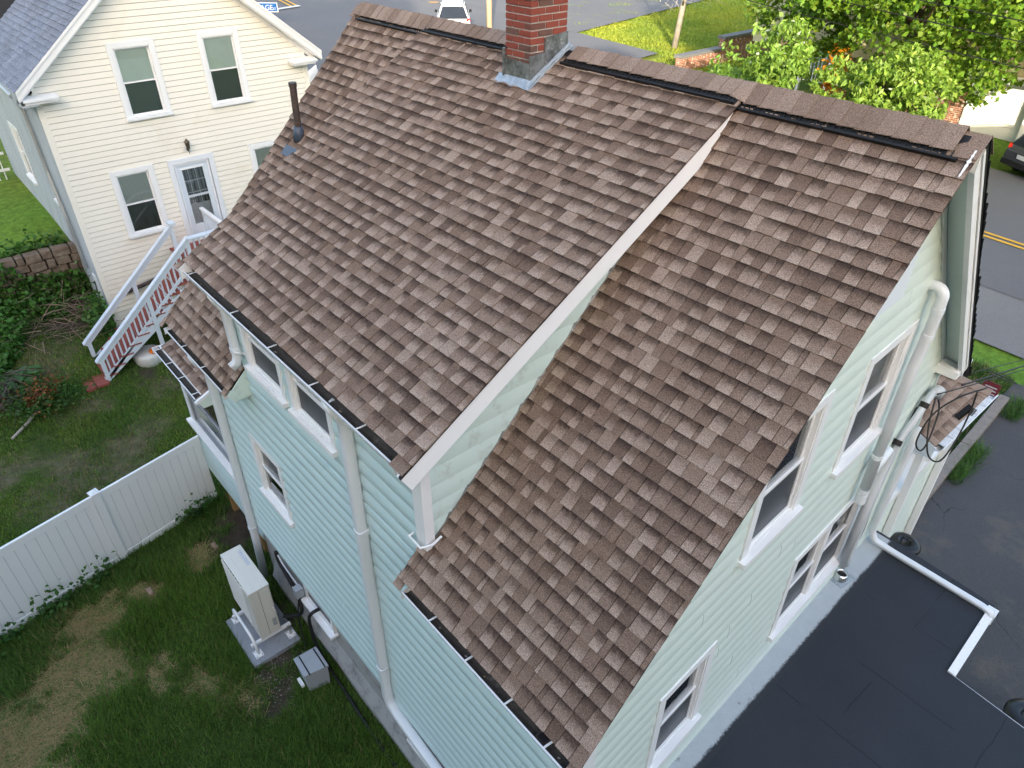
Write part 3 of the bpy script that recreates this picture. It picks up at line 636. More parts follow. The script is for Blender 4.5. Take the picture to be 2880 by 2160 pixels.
# gutters -----------------------------------------------------------------
def gutter(x0, x1, yl, yb, zt, brackets, outlet=None):
    # open trough, lip at yl (outer), back at yb
    h = .10; prof = [(yb, zt+.012), (yb, zt-h), (yl+.035, zt-h), (yl+.012, zt-h*.45), (yl, zt-.004), (yl, zt), (yl+.016, zt), (yl+.016, zt-.006), (yl+.02, zt-h*.45), (yl+.04, zt-h+.006), (yb-.004, zt-h+.006), (yb-.004, zt+.012)]
    g = B().prism([(x0, y, z) for y, z in prof], (x1-x0, 0, 0)).build('gutter', m_gutter, house)
    B().box(x0, x0+.006, yl, yb, zt-h, zt).build('end_cap', m_gutter, g); B().box(x1-.006, x1, yl, yb, zt-h, zt).build('end_cap', m_gutter, g)
    n = max(4, int((x1-x0)/.06)); s = B(); r_ = random.Random(int(x0*100))
    for i in range(n+1):
        x = x0+.008+(x1-x0-.016)*i/n
        for j, (y, zz) in enumerate(((yl+.018, -.022), ((yl+yb)/2, -.05), (yb-.012, -.04), (yb-.006, .016))): s.v.append((x, y, zt+zz+(r_.uniform(-.012, .014) if j < 3 else 0)))
    for i in range(n):
        for j in range(3): a_ = i*4+j; s.f.append((a_, a_+4, a_+5, a_+1))
    o = s.build('debris', m_gutter_in, g, smooth=True)
    for x in brackets:
        q = B().bar((x-.012, yl+.004, zt+.004), (x+.010, yb+.02, zt+.016), .016, .006); q.build('bracket', m_gutter, g)
    if outlet:
        x = outlet; q = B(); q.prism([(x-.05, yl+.03, zt-.045), (x+.05, yl+.03, zt-.045), (x+.05, yb-.02, zt-.045), (x-.05, yb-.02, zt-.045)], (0, 0, .022)); q.build('outlet_rim', m_gutter_in, g)
        B().box(x-.036, x+.036, yl+.042, yb-.03, zt-.04, zt-.02).build('outlet_hole', m_black, g)
    return g
gutter(-2.14, -.035, .0, .125, -.02, (-1.71, -1.2, -.70, -.25), -.33)
gutter(-8.235, -6.135, .01, .125, -.02, (-8.13, -7.55, -6.87, -6.16))
gutter(-6.66, -2.145, .085, .205, 1.45, (-6.50, -5.3, -4.40, -3.55, -2.72))
# leaves and twigs lying in the gutters
rl = random.Random(12)
for (x0, x1, yc, zc, n) in ((-6.6, -2.2, .145, 1.405, 9), (-2.1, -.1, .06, -.065, 7), (-8.2, -6.2, .07, -.065, 6)):
    for i in range(n):
        x = rl.uniform(x0, x1); a = rl.uniform(0, 6.28); s_ = rl.uniform(.018, .034)
        q = B(); q.v = [(x+s_*math.cos(a), yc+s_*.5*math.sin(a), zc), (x-s_*.4*math.sin(a), yc+s_*.4*math.cos(a), zc+.006), (x-s_*math.cos(a), yc-s_*.5*math.sin(a), zc+.002), (x+s_*.4*math.sin(a), yc-s_*.4*math.cos(a), zc+.008)]; q.f = [(0, 1, 2, 3)]
        o = tag(q.build('dry_leaf', rl.choice([m_wood, m_timber, m_stone])), 'small dry leaf lying in the gutter debris', 'leaf', group='dry leaves in the gutters')

# ------------------------------------------------------------------ shingles
TABS = []      # (owner, quad verts list(8), tone)
def shingles(owner, org, us, ns, ranges, nc, e, seed, wmin=.085, wmax=.155, store=None, butt=(.010, .017)):
    """courses run along +x; us = unit vector up slope, ns = normal; ranges(s)->list of (x0,x1) at slope distance s"""
    rnd = random.Random(seed); org = Vector(org); us = Vector(us); ns = Vector(ns); store = TABS if store is None else store
    for c in range(nc):
        s0 = c*e; ph = rnd.uniform(0, 6)
        for x0, x1 in ranges(s0+e*.5):
            x = x0-rnd.uniform(0, .01) if True else x0; last = rnd.random(); lastl = 0
            first = True
            while x < x1-.01:
                wd = rnd.uniform(wmin, wmax) if rnd.random() > .12 else rnd.uniform(.03, wmin)
                if first: wd *= rnd.uniform(.4, 1); first = False
                xe = min(x+wd, x1+rnd.uniform(-.004, .006))
                if x1-xe < .035: xe = x1+rnd.uniform(-.003, .005)
                j = .004*math.sin(x*1.9+ph)+rnd.uniform(-.0025, .0025); raised = rnd.random() < .5
                t = butt[1]+rnd.uniform(0, .003) if raised else butt[0]
                r = rnd.random(); tone = rnd.uniform(.30, .60)
                if r < .10: tone = rnd.uniform(.65, .85)
                elif r < .28: tone = rnd.uniform(.02, .28)
                if tone > .7 and last > .7: tone = .45
                last = tone
                bandv = rnd.uniform(.75, 1.0) if (rnd.random() < .72 and tone < .8) else rnd.uniform(0, .35); liv = rnd.uniform(.7, 1.0) if (lastl < .5 and rnd.random() < .66) else rnd.uniform(0, .22); lastl = liv
                g_ = .0026; a, b_ = x+g_, xe-g_; sb = s0-j; st = s0+e*1.10
                P = lambda xx, ss, h: tuple(org+Vector((xx, 0, 0))+us*ss+ns*h)
                vs = [P(a, sb, t), P(b_, sb, t), P(b_, st, .0015), P(a, st, .0015), P(a, sb, -.004), P(b_, sb, -.004), P(b_, st, -.004), P(a, st, -.004)]
                store.append((owner, vs, (tone, bandv, liv)))
                x = xe
def tab_mesh(name, tabs):
    V = []; Fs = []; UV = []; tones = []
    for _, vs, tn in tabs:
        n = len(V); V += vs
        Fs += [(n, n+1, n+2, n+3), (n+4, n+5, n+1, n), (n+5, n+6, n+2, n+1), (n+7, n+4, n, n+3)]
        UV += [(0, 0), (1, 0), (1, 1), (0, 1), (0, .2), (1, .2), (1, .2), (0, .2), (1, 0), (1, 1), (1, 1), (1, 0), (0, 1), (0, 0), (0, 0), (0, 1)]
        tones += [tn]*8
    me = bpy.data.meshes.new(name); me.from_pydata(V, [], Fs); me.update()
    u = me.uv_layers.new(name='tab'); u.data.foreach_set('uv', np.array(UV, dtype=np.float32).ravel())
    a = me.color_attributes.new('tone', 'FLOAT_COLOR', 'POINT'); c = np.ones((len(V), 4), dtype=np.float32); c[:, :3] = tones; a.data.foreach_set('color', c.ravel())
    return me
def visible_score(vs):
    c = sum((Vector(v) for v in vs[:4]), Vector())/4; d = c-CAM; dep = d.dot(_fw)
    if dep < .3: return -1
    px = 1440+FPX*d.dot(_r2)/dep; py = 1080-FPX*d.dot(_u2)/dep
    if not (-20 < px < 2900 and -20 < py < 2180): return -1
    nrm = (Vector(vs[1])-Vector(vs[0])).cross(Vector(vs[3])-Vector(vs[0])); ar = nrm.length
    return ar*abs(nrm.normalized().dot(d.normalized()))/dep**2
def place_tabs(thing_, tabs, mat, limit=300, name='shingle'):
    sco = sorted(range(len(tabs)), key=lambda i: -visible_score(tabs[i][1])); top = set(sco[:limit])
    for i in sco[:limit]: link(name, tab_mesh(name, [tabs[i]]), mat, tabs[i][0])
    rest = [tabs[i] for i in range(len(tabs)) if i not in top]
    if rest: link('shingle_courses', tab_mesh('shingle_courses', rest), mat, thing_, kind='stuff')
EXP = .143
ml = math.hypot(1, MT); us_m = (0, 1/ml, MT/ml); ns_m = (0, -MT/ml, 1/ml)
dl = math.hypot(1, DT); us_d = (0, 1/dl, DT/dl); ns_d = (0, -DT/dl, 1/dl)
def rng_main(s):
    y = s/ml+.062
    out = []
    # right part
    xl = -2.13 if y > WY else -2.24
    if y < .09: xl = -2.24
    out.append((xl, rx(y)))
    # left part: full to dormer cheek below its line of sight
    out.append((lx(y), -6.03 if y < .34 else -6.10 if y < 2.9 else -6.4))
    return out
NM = int((RY-.085-.10)*ml/EXP)
shingles(rear_roof, (0, .062, mainz(.062)), us_m, ns_m, rng_main, NM+1, EXP, 31)
# corner tabs that reach over the gutter ends
for x0, x1 in ((-2.25, -2.145), (-.03, rx(0)), (-8.33, -8.24), (-6.13, -6.03)):
    shingles(rear_roof, (0, -.005, -.005), us_m, ns_m, lambda s: [(x0, x1)], 1, .13, int(100-x0*10), .2, .3)
ND = int((RY-.165-.10)*dl/EXP)
def rng_d(s):
    j = random.Random(int(s*1000)).uniform(-.08, .02) if s > .5 else 0
    return [(-6.72+j, -1.95)]
shingles(dorm_roof, (0, .145, dz(.145)), us_d, ns_d, rng_d, ND+1, EXP, 57, .09, .165)
for x0, x1 in ((-6.75, -6.665), (-2.14, -1.955)):
    shingles(dorm_roof, (0, .045, dz(.045)), us_d, ns_d, lambda s: [(x0, x1)], 1, .15, int(300-x0*10), .1, .2)

# ridge vent and ridge cap -------------------------------------------------
def on_slope(x, d, h, right):   # point d below the ridge along the visible slope (steep or shallow), h above it
    t = MT if right else DT; l_ = math.hypot(1, t); return (x, RY-d/l_-h*t/l_*1.0, RZ-d*t/l_+h/l_)
ridge_sag = lambda x: -.035*math.sin(max(0, min(1, (x+8.4)/4.2))*math.pi)*0
segs = [(-8.35, -7.2, 1), (-7.19, -6.72, 1), (-6.71, -5.6, 0), (-5.59, -4.74, 0), (-4.16, -3.2, 0), (-3.19, -1.98, 0), (-1.97, -1.15, 1), (-1.14, -.11, 1)]
for x0, x1, right in segs:
    right = bool(right); b = B(); base = (.02 if right else .02)
    P = lambda x, d, h: on_slope(x, d, h, right)
    b.hexa([P(x0, .215, .008), P(x1, .215, .008), P(x1, .02, .008), P(x0, .02, .008), P(x0, .215, .016), P(x1, .215, .016), P(x1, .02, .022), P(x0, .02, .022)])
    b.hexa([P(x0, .236, .006), P(x1, .236, .006), P(x1, .214, .006), P(x0, .214, .006), P(x0, .232, .040), P(x1, .232, .040), P(x1, .216, .043), P(x0, .216, .043)])
    v = b.build('ridge_vent', m_black, house)
    f = B(); x = x0+.02
    while x < x1-.02:
        f.hexa([P(x, .205, .010), P(x+.006, .205, .010), P(x+.006, .16, .010), P(x, .16, .010), P(x, .205, .030), P(x+.006, .205, .030), P(x+.006, .16, .030), P(x, .16, .030)]); x += .048
    f.build('vent_fins', m_rubber, v, kind='stuff')
CAPS = []
def cap_tile(x0, x1, lift, tone, d0=.165, flat=False):
    # folded cap: profile across the ridge, visible rear side then top then front side
    V = []
    for xi, xx in enumerate((x0, x1)):
        hh = lift + (.0 if xi == 0 else .009)
        right = xx > -1.98 or xx < -6.72
        t = MT*.92 if right else DT*1.05
        for dy, zz in ((-.158, None), (-.10, None), (-.045, None), (0, .010), (.05, None), (.16, None)):
            if zz is None: z_ = -abs(dy)*(t if dy < 0 else FT*.9)+.006*(1-abs(dy)/.17)
            else: z_ = zz-.006
            V.append((xx, RY+dy, RZ+z_+hh))
    n = 6; th = -.007
    V2 = V+[(x, y, z+th) for x, y, z in V]
    Fs = [(i, i+n, i+n+1, i+1) for i in range(n-1)]+[(i+12+1, i+12+n+1, i+12+n, i+12) for i in range(n-1)]+[(i+1, i+13, i+12, i) for i in range(n-1)]+[(i+6, i+18, i+19, i+7) for i in range(n-1)]+[(0, 12, 18, 6), (5, 11, 23, 17)]
    me = bpy.data.meshes.new('ridge_cap_shingle'); me.from_pydata(V2, [], Fs); me.update()
    u = me.uv_layers.new(name='tab'); u.data.foreach_set('uv', [.3]*(2*len(me.loops)))
    a = me.color_attributes.new('tone', 'FLOAT_COLOR', 'POINT'); a.data.foreach_set('color', [tone, 0, 0, 1]*len(V2))
    link('ridge_cap_shingle', me, m_cap, house)
rc = random.Random(9); x = -8.50
while x < -.20:
    if not (-4.86 < x < -4.24): cap_tile(x+rc.uniform(-.004, .004), x+.165, .050+rc.uniform(-.002, .002), rc.choice([.2, .35, .5, .6, .75, .9]))
    x += .146
cap_tile(-.20, .012, .016, .55); cap_tile(-8.60, -8.45, .016, .5)
# white caulk smear on the right end of the ridge
b = B(); rcs = random.Random(8)
for i in range(15):
    p = on_slope(-.028, .12+i*.016, .026, True); w_ = .004+.013*rcs.random()*math.sin(math.pi*(i+.5)/15)
    b.v += [(p[0]-w_, p[1], p[2]), (p[0]+w_, p[1], p[2])]
for i in range(14): b.f.append((2*i, 2*i+1, 2*i+3, 2*i+2))
b.build('caulk_smear', m_white, house)

# chimney -------------------------------------------------------------------
chim = thing('chimney', 'red brick chimney with lead flashing at the roof ridge', 'chimney', (-4.5, 3.75, 3.4))
CX0, CX1, CY0, CY1 = -4.72, -4.32, 3.46, 3.98
B().box(CX0+.012, CX1-.012, CY0+.012, CY1-.012, 3.3, 5.15).build('chimney_stack', m_mortar, chim)
rb = random.Random(2); BH, MJ = .056, .014
z = 3.62; row = 0
def brick(x0, x1, y0, y1, z0):
    j = lambda: rb.uniform(-.0018, .0018)
    B().hexa([(x0+j(), y0+j(), z0), (x1+j(), y0+j(), z0), (x1+j(), y1+j(), z0), (x0+j(), y1+j(), z0), (x0+j(), y0+j(), z0+BH), (x1+j(), y0+j(), z0+BH), (x1+j(), y1+j(), z0+BH), (x0+j(), y1+j(), z0+BH)]).build('brick', m_brick, chim, bevel=.003)
while z < 5.1:
    ex = .022 if 4.23 < z < 4.30 or 4.40 < z < 4.47 else 0
    xs0, xs1, ys0, ys1 = CX0-ex, CX1+ex, CY0-ex, CY1+ex; t = .10
    if row % 2 == 0:   # front face: long pieces own the corners
        m_ = (xs0+xs1)/2+rb.uniform(-.03, .03)
        brick(xs0, m_-MJ/2, ys0, ys0+t, z); brick(m_+MJ/2, xs1, ys0, ys0+t, z)
        brick(xs1-t, xs1, ys0+t+MJ, ys0+t+MJ+.19, z); brick(xs1-t, xs1, ys0+t+.19+2*MJ, ys1, z)
    else:
        brick(xs0, xs0+.10, ys0, ys0+t, z); brick(xs0+.10+MJ, xs1-t-MJ, ys0, ys0+t, z)
        brick(xs1-t, xs1, ys0, ys0+.20, z); brick(xs1-t, xs1, ys0+.20+MJ, ys0+.40, z); brick(xs1-t, xs1, ys0+.40+MJ, ys1, z)
    brick(xs0, xs0+t, ys0+t+MJ, (ys0+ys1)/2, z); brick(xs0, xs0+t, (ys0+ys1)/2+MJ, ys1, z); brick(xs0+t+MJ, xs1-t-MJ, ys1-t, ys1, z)
    z += BH+MJ; row += 1
# lead skirts and apron on the shingles
q = lambda x, y, h=.0: (x, y, dz(y)+h)
f = .012
fl = B().hexa([q(CX0-.02, CY0-f), q(CX1+.012, CY0-f), q(CX1+.012, CY0+.002), q(CX0-.02, CY0+.002), (CX0-.018, CY0-f, dz(CY0)+.205), (CX1+.012, CY0-f, dz(CY0)+.185), (CX1+.012, CY0+.002, dz(CY0)+.185), (CX0-.018, CY0+.002, dz(CY0)+.205)]).build('flashing', m_lead, chim)
B().hexa([q(CX1-.002, CY0-f*1.6), q(CX1+.02, CY0-f*1.6), q(CX1+.02, CY0+.20), q(CX1-.002, CY0+.20), (CX1-.002, CY0-f*1.6, dz(CY0)+.265), (CX1+.02, CY0-f*1.6, dz(CY0)+.26), (CX1+.02, CY0+.20, dz(CY0)+.285), (CX1-.002, CY0+.20, dz(CY0)+.285)]).build('flashing', m_lead, chim)
B().hexa([q(CX1-.002, CY0+.19), q(CX1+.024, CY0+.19), q(CX1+.024, CY1+.0), q(CX1-.002, CY1+.0), (CX1-.002, CY0+.19, dz(CY0)+.42), (CX1+.024, CY0+.19, dz(CY0)+.42), (CX1+.024, CY1, dz(CY0)+.46), (CX1-.002, CY1, dz(CY0)+.46)]).build('flashing', m_lead, chim)
B().bar((CX0-.012, CY0-.014, dz(CY0)), (CX0-.012, CY0-.014, dz(CY0)+.30), .03, .02).build('flashing', m_lead, chim)
b = B(); n = 14; rf = random.Random(3)
for i in range(n+1):
    x = CX0-.10+(CX1-CX0+.17)*i/n; yo = CY0-.10-.006*math.sin(i*1.1)+rf.uniform(-.006, .006)
    b.v += [q(x, yo, .012+rf.uniform(0, .008)), q(x, yo+.045, .022+rf.uniform(-.004, .008)), q(x, CY0-.008, .040)]
for i in range(n):
    for j in range(2): a = i*3+j; b.f.append((a, a+3, a+4, a+1))
b.build('flashing_apron', m_leadflat, chim, smooth=True)
b = B(); n = 12
for i in range(n+1):
    y = CY0-.10+(CY1-CY0+.12)*i/n; xo = CX1+.085+.004*math.sin(i*1.7)+rf.uniform(-.005, .005)
    b.v += [q(CX1+.015, y, .045), q(CX1+.05, y, .022+rf.uniform(-.003, .006)), q(xo, y, .013)]
for i in range(n):
    for j in range(2): a = i*3+j; b.f.append((a, a+1, a+4, a+3))
b.build('flashing_apron', m_leadflat, chim, smooth=True)
B().tube([q(CX1+.06, CY0-.02+i*.035, .03+.01*math.sin(i)) for i in range(16)], .013, 6).build('sealant_bead', m_leadflat, chim)

# plumbing vent pipe ---------------------------------------------------------
vp = thing('vent_pipe', 'rusty black plumbing vent pipe standing on the left roof slope', 'vent pipe', (-7.93, 2.4, 2.27))
b = B(); b.tube([(-7.93, 2.40, 2.15), (-7.90, 2.42, 3.0)], .047, 16); b.build('pipe', m_pipe, vp, smooth=False)
b = B().tube([(-7.901, 2.42, 2.96), (-7.90, 2.42, 3.015)], .054, 16); b.build('pipe_rim', m_pipe, vp)
b = B().tube([(-7.93, 2.40, 2.24), (-7.925, 2.405, 2.36), (-7.922, 2.405, 2.44)], 1, 16, rs=[.085, .075, .058]); b.build('rubber_boot', m_boot, vp, smooth=True)
P = lambda x, s, h: tuple(Vector((x, 2.30, mainz(2.30)))+Vector(us_m)*s+Vector(ns_m)*h)
b = B(); b.hexa([P(-8.10, -.17, .012), P(-7.78, -.17, .012), P(-7.78, -.02, .012), P(-8.10, -.02, .012), P(-8.10, -.17, .018), P(-7.78, -.17, .018), P(-7.78, -.02, .018), P(-8.10, -.02, .018)]); b.build('base_flange', m_boot, vp)

# downspouts -------------------------------------------------------------------
RP = [(-.5, -.36), (.5, -.36), (.5, .36), (-.5, .36)]
def ribbed(w_, d_):
    return [(-d_/2, -w_/2), (-d_/2, w_/2), (d_/2, w_/2), (d_/2, w_*.3), (d_*.36, w_*.22), (d_/2, w_*.14), (d_/2, -w_*.14), (d_*.36, -w_*.22), (d_/2, -w_*.3), (d_/2, -w_/2)]
rdp = [(math.copysign(abs(math.cos(t))**.6, math.cos(t))*.5, math.copysign(abs(math.sin(t))**.6, math.sin(t))*.5) for t in [i*math.pi/8 for i in range(16)]]
def spout(name, path, w_, mat, label=None, clips=()):
    o = B().tube(path, w_, prof=rdp).build(name, mat, house, smooth=True, label=label)
    for c in clips: B().tube([Vector(c)-Vector((0, 0, .03)), Vector(c)+Vector((0, 0, .03))], w_*1.16, prof=rdp).build('coupling', mat, o)
    return o
spout('downspout', [(-3.30, .15, 1.40), (-3.30, .17, 1.30), (-3.29, .25, 1.16), (-3.29, .255, .9), (-3.33, .255, -1.2), (-3.37, .255, -3.50), (-3.32, .255, -3.62), (-3.18, .255, -3.70), (-2.2, .255, -3.80), (-.6, .255, -3.95)], .125, m_pvc, clips=[(-3.305, .255, -.35), (-3.36, .255, -2.85)])
spout('downspout', [(-7.42, .09, -.12), (-7.44, .12, -.24), (-7.46, .24, -.40), (-7.48, .25, -.7), (-7.53, .25, -2.6), (-7.58, .25, -3.9), (-7.62, .22, -5.0)], .125, m_clap if False else m_pvc, clips=[(-7.57, .25, -3.72)])
spout('downspout', [(-5.98, .15, 1.38), (-5.98, .18, 1.30), (-5.98, .25, 1.16), (-5.97, .25, .52), (-5.965, .22, .44), (-5.97, .15, .40)], .105, m_pvc, clips=[(-5.97, .25, .62)])
B().tube([(-6.03, .25, .62), (-5.88, .2, .64), (-5.84, .24, .63), (-5.84, .31, .6)], .014, 6).build('strap', m_pvc, house)

# gable side pipes -----------------------------------------------------------------
rad = thing('exhaust_pipe', 'fat white exhaust pipe with elbow climbing the gable wall', 'pipe', (-.2, 5.2, -.7))
A = lambda y, z, o: Vector((gx(y)+o, y, z))
pr = .056
path = [A(5.03, 2.10, -.03), A(5.03, 2.10, .06)] + arc(A(5.03, 2.01, .06), R(90), R(0), .09, (1, 0, 0), (0, 0, 1), 6)[1:] + [A(5.05, 1.80, .15), A(5.10, 1.62, .14), A(5.10, 1.2, .12), A(5.08, -.60, .12)]
B().tube(path, pr, 16).build('pipe', m_pvc, rad, smooth=True)
for z_, y_, o_ in ((1.88, 5.04, .15), (1.56, 5.10, .138), (-.02, 5.085, .12), (-.54, 5.08, .12)):
    B().tube([A(y_, z_-.025, o_), A(y_, z_+.025, o_)], pr*1.10, 16).build('coupling', m_pvc, rad)
B().tube([A(5.08, -.58, .12), A(5.08, -.72, .12)], pr*1.14, 16).build('end_cap', m_pvc, rad)
B().tube([A(5.10, -.30, .12), A(5.30, -.16, .13), A(5.42, -.13, .13), A(5.50, -.2, .13), A(5.52, -.4, .13), A(5.52, -.9, .12), A(5.55, -2.25, .10)], pr, 16).build('branch_pipe', m_pvc, rad, smooth=True)
fl = thing('roof_flashing', 'square metal roof flashing with ring at the foot of the white pipe', 'flashing', (-.25, 5.85, -2.69))
B().hexa([(-.40, 5.66, -2.694), (-.17, 5.62, -2.694), (-.12, 5.93, -2.694), (-.35, 6.0, -2.694), (-.40, 5.66, -2.685), (-.17, 5.62, -2.685), (-.12, 5.93, -2.685), (-.35, 6.0, -2.685)]).build('plate', m_leadflat, fl)
B().lathe([(.10, 0), (.085, .03), (.072, .09), (.068, .09), (.066, .03)], (-.27, 5.79, -2.685), 20).build('collar', m_chrome, fl, smooth=True)
B().lathe([(.0, .045), (.067, .045)], (-.27, 5.79, -2.685), 20).build('opening', m_black, fl)
# electric service mast
mast = thing('service_mast', 'grey electrical conduit mast with weatherhead on the gable wall', 'conduit', (-.3, 6.05, -2.6))
B().tube(smooth_path([A(5.98, -2.62, .06), A(6.0, -1.4, .06), A(6.08, -.55, .06), A(6.16, -.36, .07), A(6.36, -.10, .10), A(6.58, .05, .10), A(6.68, .06, .11)]), .042, 14).build('conduit', m_conduit, mast, smooth=True)
B().tube([A(6.66, .06, .11), A(6.74, .07, .12), A(6.80, .03, .13), A(6.82, -.06, .13)], 1, 14, rs=[.05, .07, .075, .05]).build('weatherhead', m_conduit, mast, smooth=True)
for y_, z_, o_ in ((6.06, -.42, .06), (6.45, -.02, .10)): B().tube([A(y_-.02, z_-.03, o_), A(y_+.02, z_+.03, o_)], .054, 14).build('clamp', m_black, mast)
cable = lambda pts, r, label: tag(B().tube(smooth_path(pts), r, 7).build('cable', m_rubber, None, smooth=True), label, 'cable')
def sag(a, b_, d, n=14):
    a = Vector(a); b_ = Vector(b_); return [a.lerp(b_, i/n)-Vector((0, 0, d*4*(i/n)*(1-i/n))) for i in range(n+1)]
cable(sag((1.2, 14.4, -.9), A(7.0, .12, .3), .05), .012, 'thick service cable sagging from the right edge to the gable corner')
cable(sag((1.2, 14.3, -.75), A(7.0, .2, .2), .12), .006, 'thin upper phone wire running in to the gable corner')
cable(sag((1.2, 14.5, -1.0), A(6.6, .1, .16), .10), .008, 'lower black drop wire ending beside the weatherhead')
cable([A(6.82, -.04, .13), A(6.9, -.3, .2), A(6.7, -.62, .26), A(6.55, -.72, .25), A(6.45, -.55, .18), A(6.6, -.2, .2), A(6.9, .0, .34), A(7.3, .05, .52)], .011, 'looped black drip cable hanging under the weatherhead')
cable([A(6.80, -.05, .12), A(6.6, -.4, .22), A(6.5, -.7, .36), A(6.7, -.82, .48), A(7.0, -.6, .5), A(7.2, -.3, .48), A(7.25, -.02, .45)], .011, 'wide black cable loop swinging over the porch roof')
cable([A(7.5, .1, .6)+Vector((.16*math.cos(t), .30*math.sin(t), -.18*math.sin(t)+.05)) for t in np.linspace(0, 6.1, 16)], .006, 'thin round wire coil in the service cable')
for i, (yy, o_) in enumerate(((6.18, .02), (6.22, .025), (6.30, .02), (6.36, .02))):
    cable([A(yy+.25, -.1, .03), A(yy+.10, -.7, o_), A(yy, -1.6, o_), A(yy-.03+.02*i, -2.3, o_+.005), A(yy-.15-.06*i, -2.55, .05)], .006, ['black wire nearest the conduit on the gable wall', 'second black wire from the conduit down the gable wall', 'third black wire from the conduit down the gable wall', 'black wire nearest the ribbed downspout on the gable wall'][i])
sp = thing('cable_splice', 'black block shaped splice hanging in the service cables', 'connector', A(7.2, -.32, .42)); B().bar(A(7.12, -.42, .38), A(7.26, -.25, .46), .07, .06).build('block', m_black, sp, bevel=.008)
sp = thing('cable_clamp', 'small bright metal clamp on the drip cable', 'connector', A(7.25, -.3, .5)); B().bar(A(7.22, -.36, .49), A(7.27, -.27, .51), .045, .04).build('clamp_body', m_chrome, sp, bevel=.006)
# ribbed downspout beside the porch and white downpipe lying across the annex roof
spout('downspout', [A(6.74, -.55, .09), A(6.72, -1.0, .09), A(6.66, -1.9, .08), A(6.68, -2.45, .08)] + [Vector((-.27, 6.72, -2.60)), Vector((-.15, 6.74, -2.63)), Vector((0, 6.74, -2.64)), Vector((1.22, 6.72, -2.64)), Vector((1.33, 6.72, -2.655)), Vector((1.36, 6.70, -2.72))], .088, m_pvc)

# ------------------------------------------------------------------ rear porch (left of the rear wall)
po = thing('back_porch', 'small mint back porch with peeling window frame and its own shingle roof', 'porch', (-9.2, 1.2, -5.0))
PX0, PX1, PYW = -10.25, -7.70, .42
mp_po = lambda u, z, o: (u, PYW-o, z)
pw = B().box(PX0+.02, PX1, PYW+.02, PYW+.12, -4.25, -3.05).build('porch_wall', m_deck, po)
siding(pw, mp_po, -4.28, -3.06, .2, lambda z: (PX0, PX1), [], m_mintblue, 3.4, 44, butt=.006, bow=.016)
B().box(PX0-.03, PX1, PYW-.11, PYW+.12, -3.08, -3.03).build('sill', m_sill, po)
for x0, x1 in ((PX0-.02, PX0+.14), (-8.34, -8.14), (-8.14, -7.70)): B().box(x0, x1, PYW-.02, PYW+.10, -3.03, -1.55).build('post', m_peel, po)
B().box(PX0, PX1, PYW-.02, PYW+.10, -1.62, -1.42).build('header', m_peel, po)
fr = frame(B(), mp_po, PX0+.14, -8.34, -3.03, -1.62, .05, -.04, .0).build('screen_frame', m_pad, po)
B().bar((PX0+.15, PYW, -2.32), (-8.35, PYW, -2.32), .03, .045).build('meeting_rail', m_pad, po)
g_ = B(); fbox(g_, mp_po, PX0+.19, -8.39, -2.30, -1.67, -.02, -.015); g_.build('pane', m_glass, po)
B().box(PX0+.05, PX1, PYW+.2, 2.4, -3.6, -3.5).build('porch_floor', m_white, po)
for x in (PX0+.1, -9.4, -8.4):
    B().box(x, x+.1, PYW+.9, PYW+1.0, -3.5, -1.5).build('inner_stud', m_white, po)
B().box(PX0+.02, PX0+.1, PYW+.1, 2.4, -4.25, -1.45).build('end_wall', m_mint, po)
B().box(PX0, PX1, 2.4, 2.5, -4.25, -1.3).build('back_wall', m_white, po)
B().box(PX0+.6, PX0+.70, PYW+.06, PYW+.16, -5.2, -4.2).build('support_post', m_wood, po)
B().box(PX1-.55, PX1-.45, PYW+.06, PYW+.16, -5.2, -4.2).build('support_post', m_wood, po)
# roof: eave at y .23, pitch 25deg up to y 2.4, hip on the left end
PE, PZ, PT = .27, -1.33, math.tan(R(26)); pz = lambda y: PZ+PT*(y-PE)
PRX0, PRX1 = -10.16, -8.20
proof = B().prism([(PRX1, PE, PZ-.012), (PRX1, 2.2, pz(2.2)-.012), (PRX0+.7, 2.2, pz(2.2)-.012), (PRX0+.02, PE, PZ-.012)], (0, 0, -.05)).build('porch_roof', m_deck, po)
pl_ = math.hypot(1, PT); PT_TABS = []
shingles(proof, (0, PE-.01, pz(PE-.01)), (0, 1/pl_, PT/pl_), (0, -PT/pl_, 1/pl_), lambda s: [(PRX0+.10+s*.36, PRX1+.01)], 13, EXP, 77, .09, .19, PT_TABS)
shingles(proof, (0, PE-.11, pz(PE-.11)), (0, 1/pl_, PT/pl_), (0, -PT/pl_, 1/pl_), lambda s: [(-8.29, -8.19)], 1, .12, 78, .2, .3, PT_TABS)
place_tabs(po, PT_TABS, m_shingle, 120)
b = B(); n = 10
for i in range(n+1):
    s = i/n; y = PE-.06+s*1.0
    b.v += [(PRX0+.17+s*.36, y, pz(y)+.022), (PRX0+.03+s*.30, y+.10, pz(y)+.045), (PRX0-.10+s*.30, y+.24, pz(y)-.02)]
for i in range(n):
    for j in range(2): a = i*3+j; b.f.append((a, a+3, a+4, a+1))
o = b.build('hip_cap', m_cap, po, smooth=True); uvl = o.data.uv_layers.new(name='tab'); uvl.data.foreach_set('uv', [.3]*(2*len(o.data.loops)))
ta = o.data.color_attributes.new('tone', 'FLOAT_COLOR', 'POINT'); ta.data.foreach_set('color', [.55, 0, 0, 1]*len(o.data.vertices))
B().prism([(PRX1-.02, .14, PZ-.05), (PRX1-.02, 1.0, pz(1.0)-.02), (PRX1-.02, 1.0, pz(1.0)-.18), (PRX1-.02, .42, PZ-.20), (PRX1-.02, .20, PZ-.20)], (.03, 0, 0)).build('rake_board', m_mint, po)
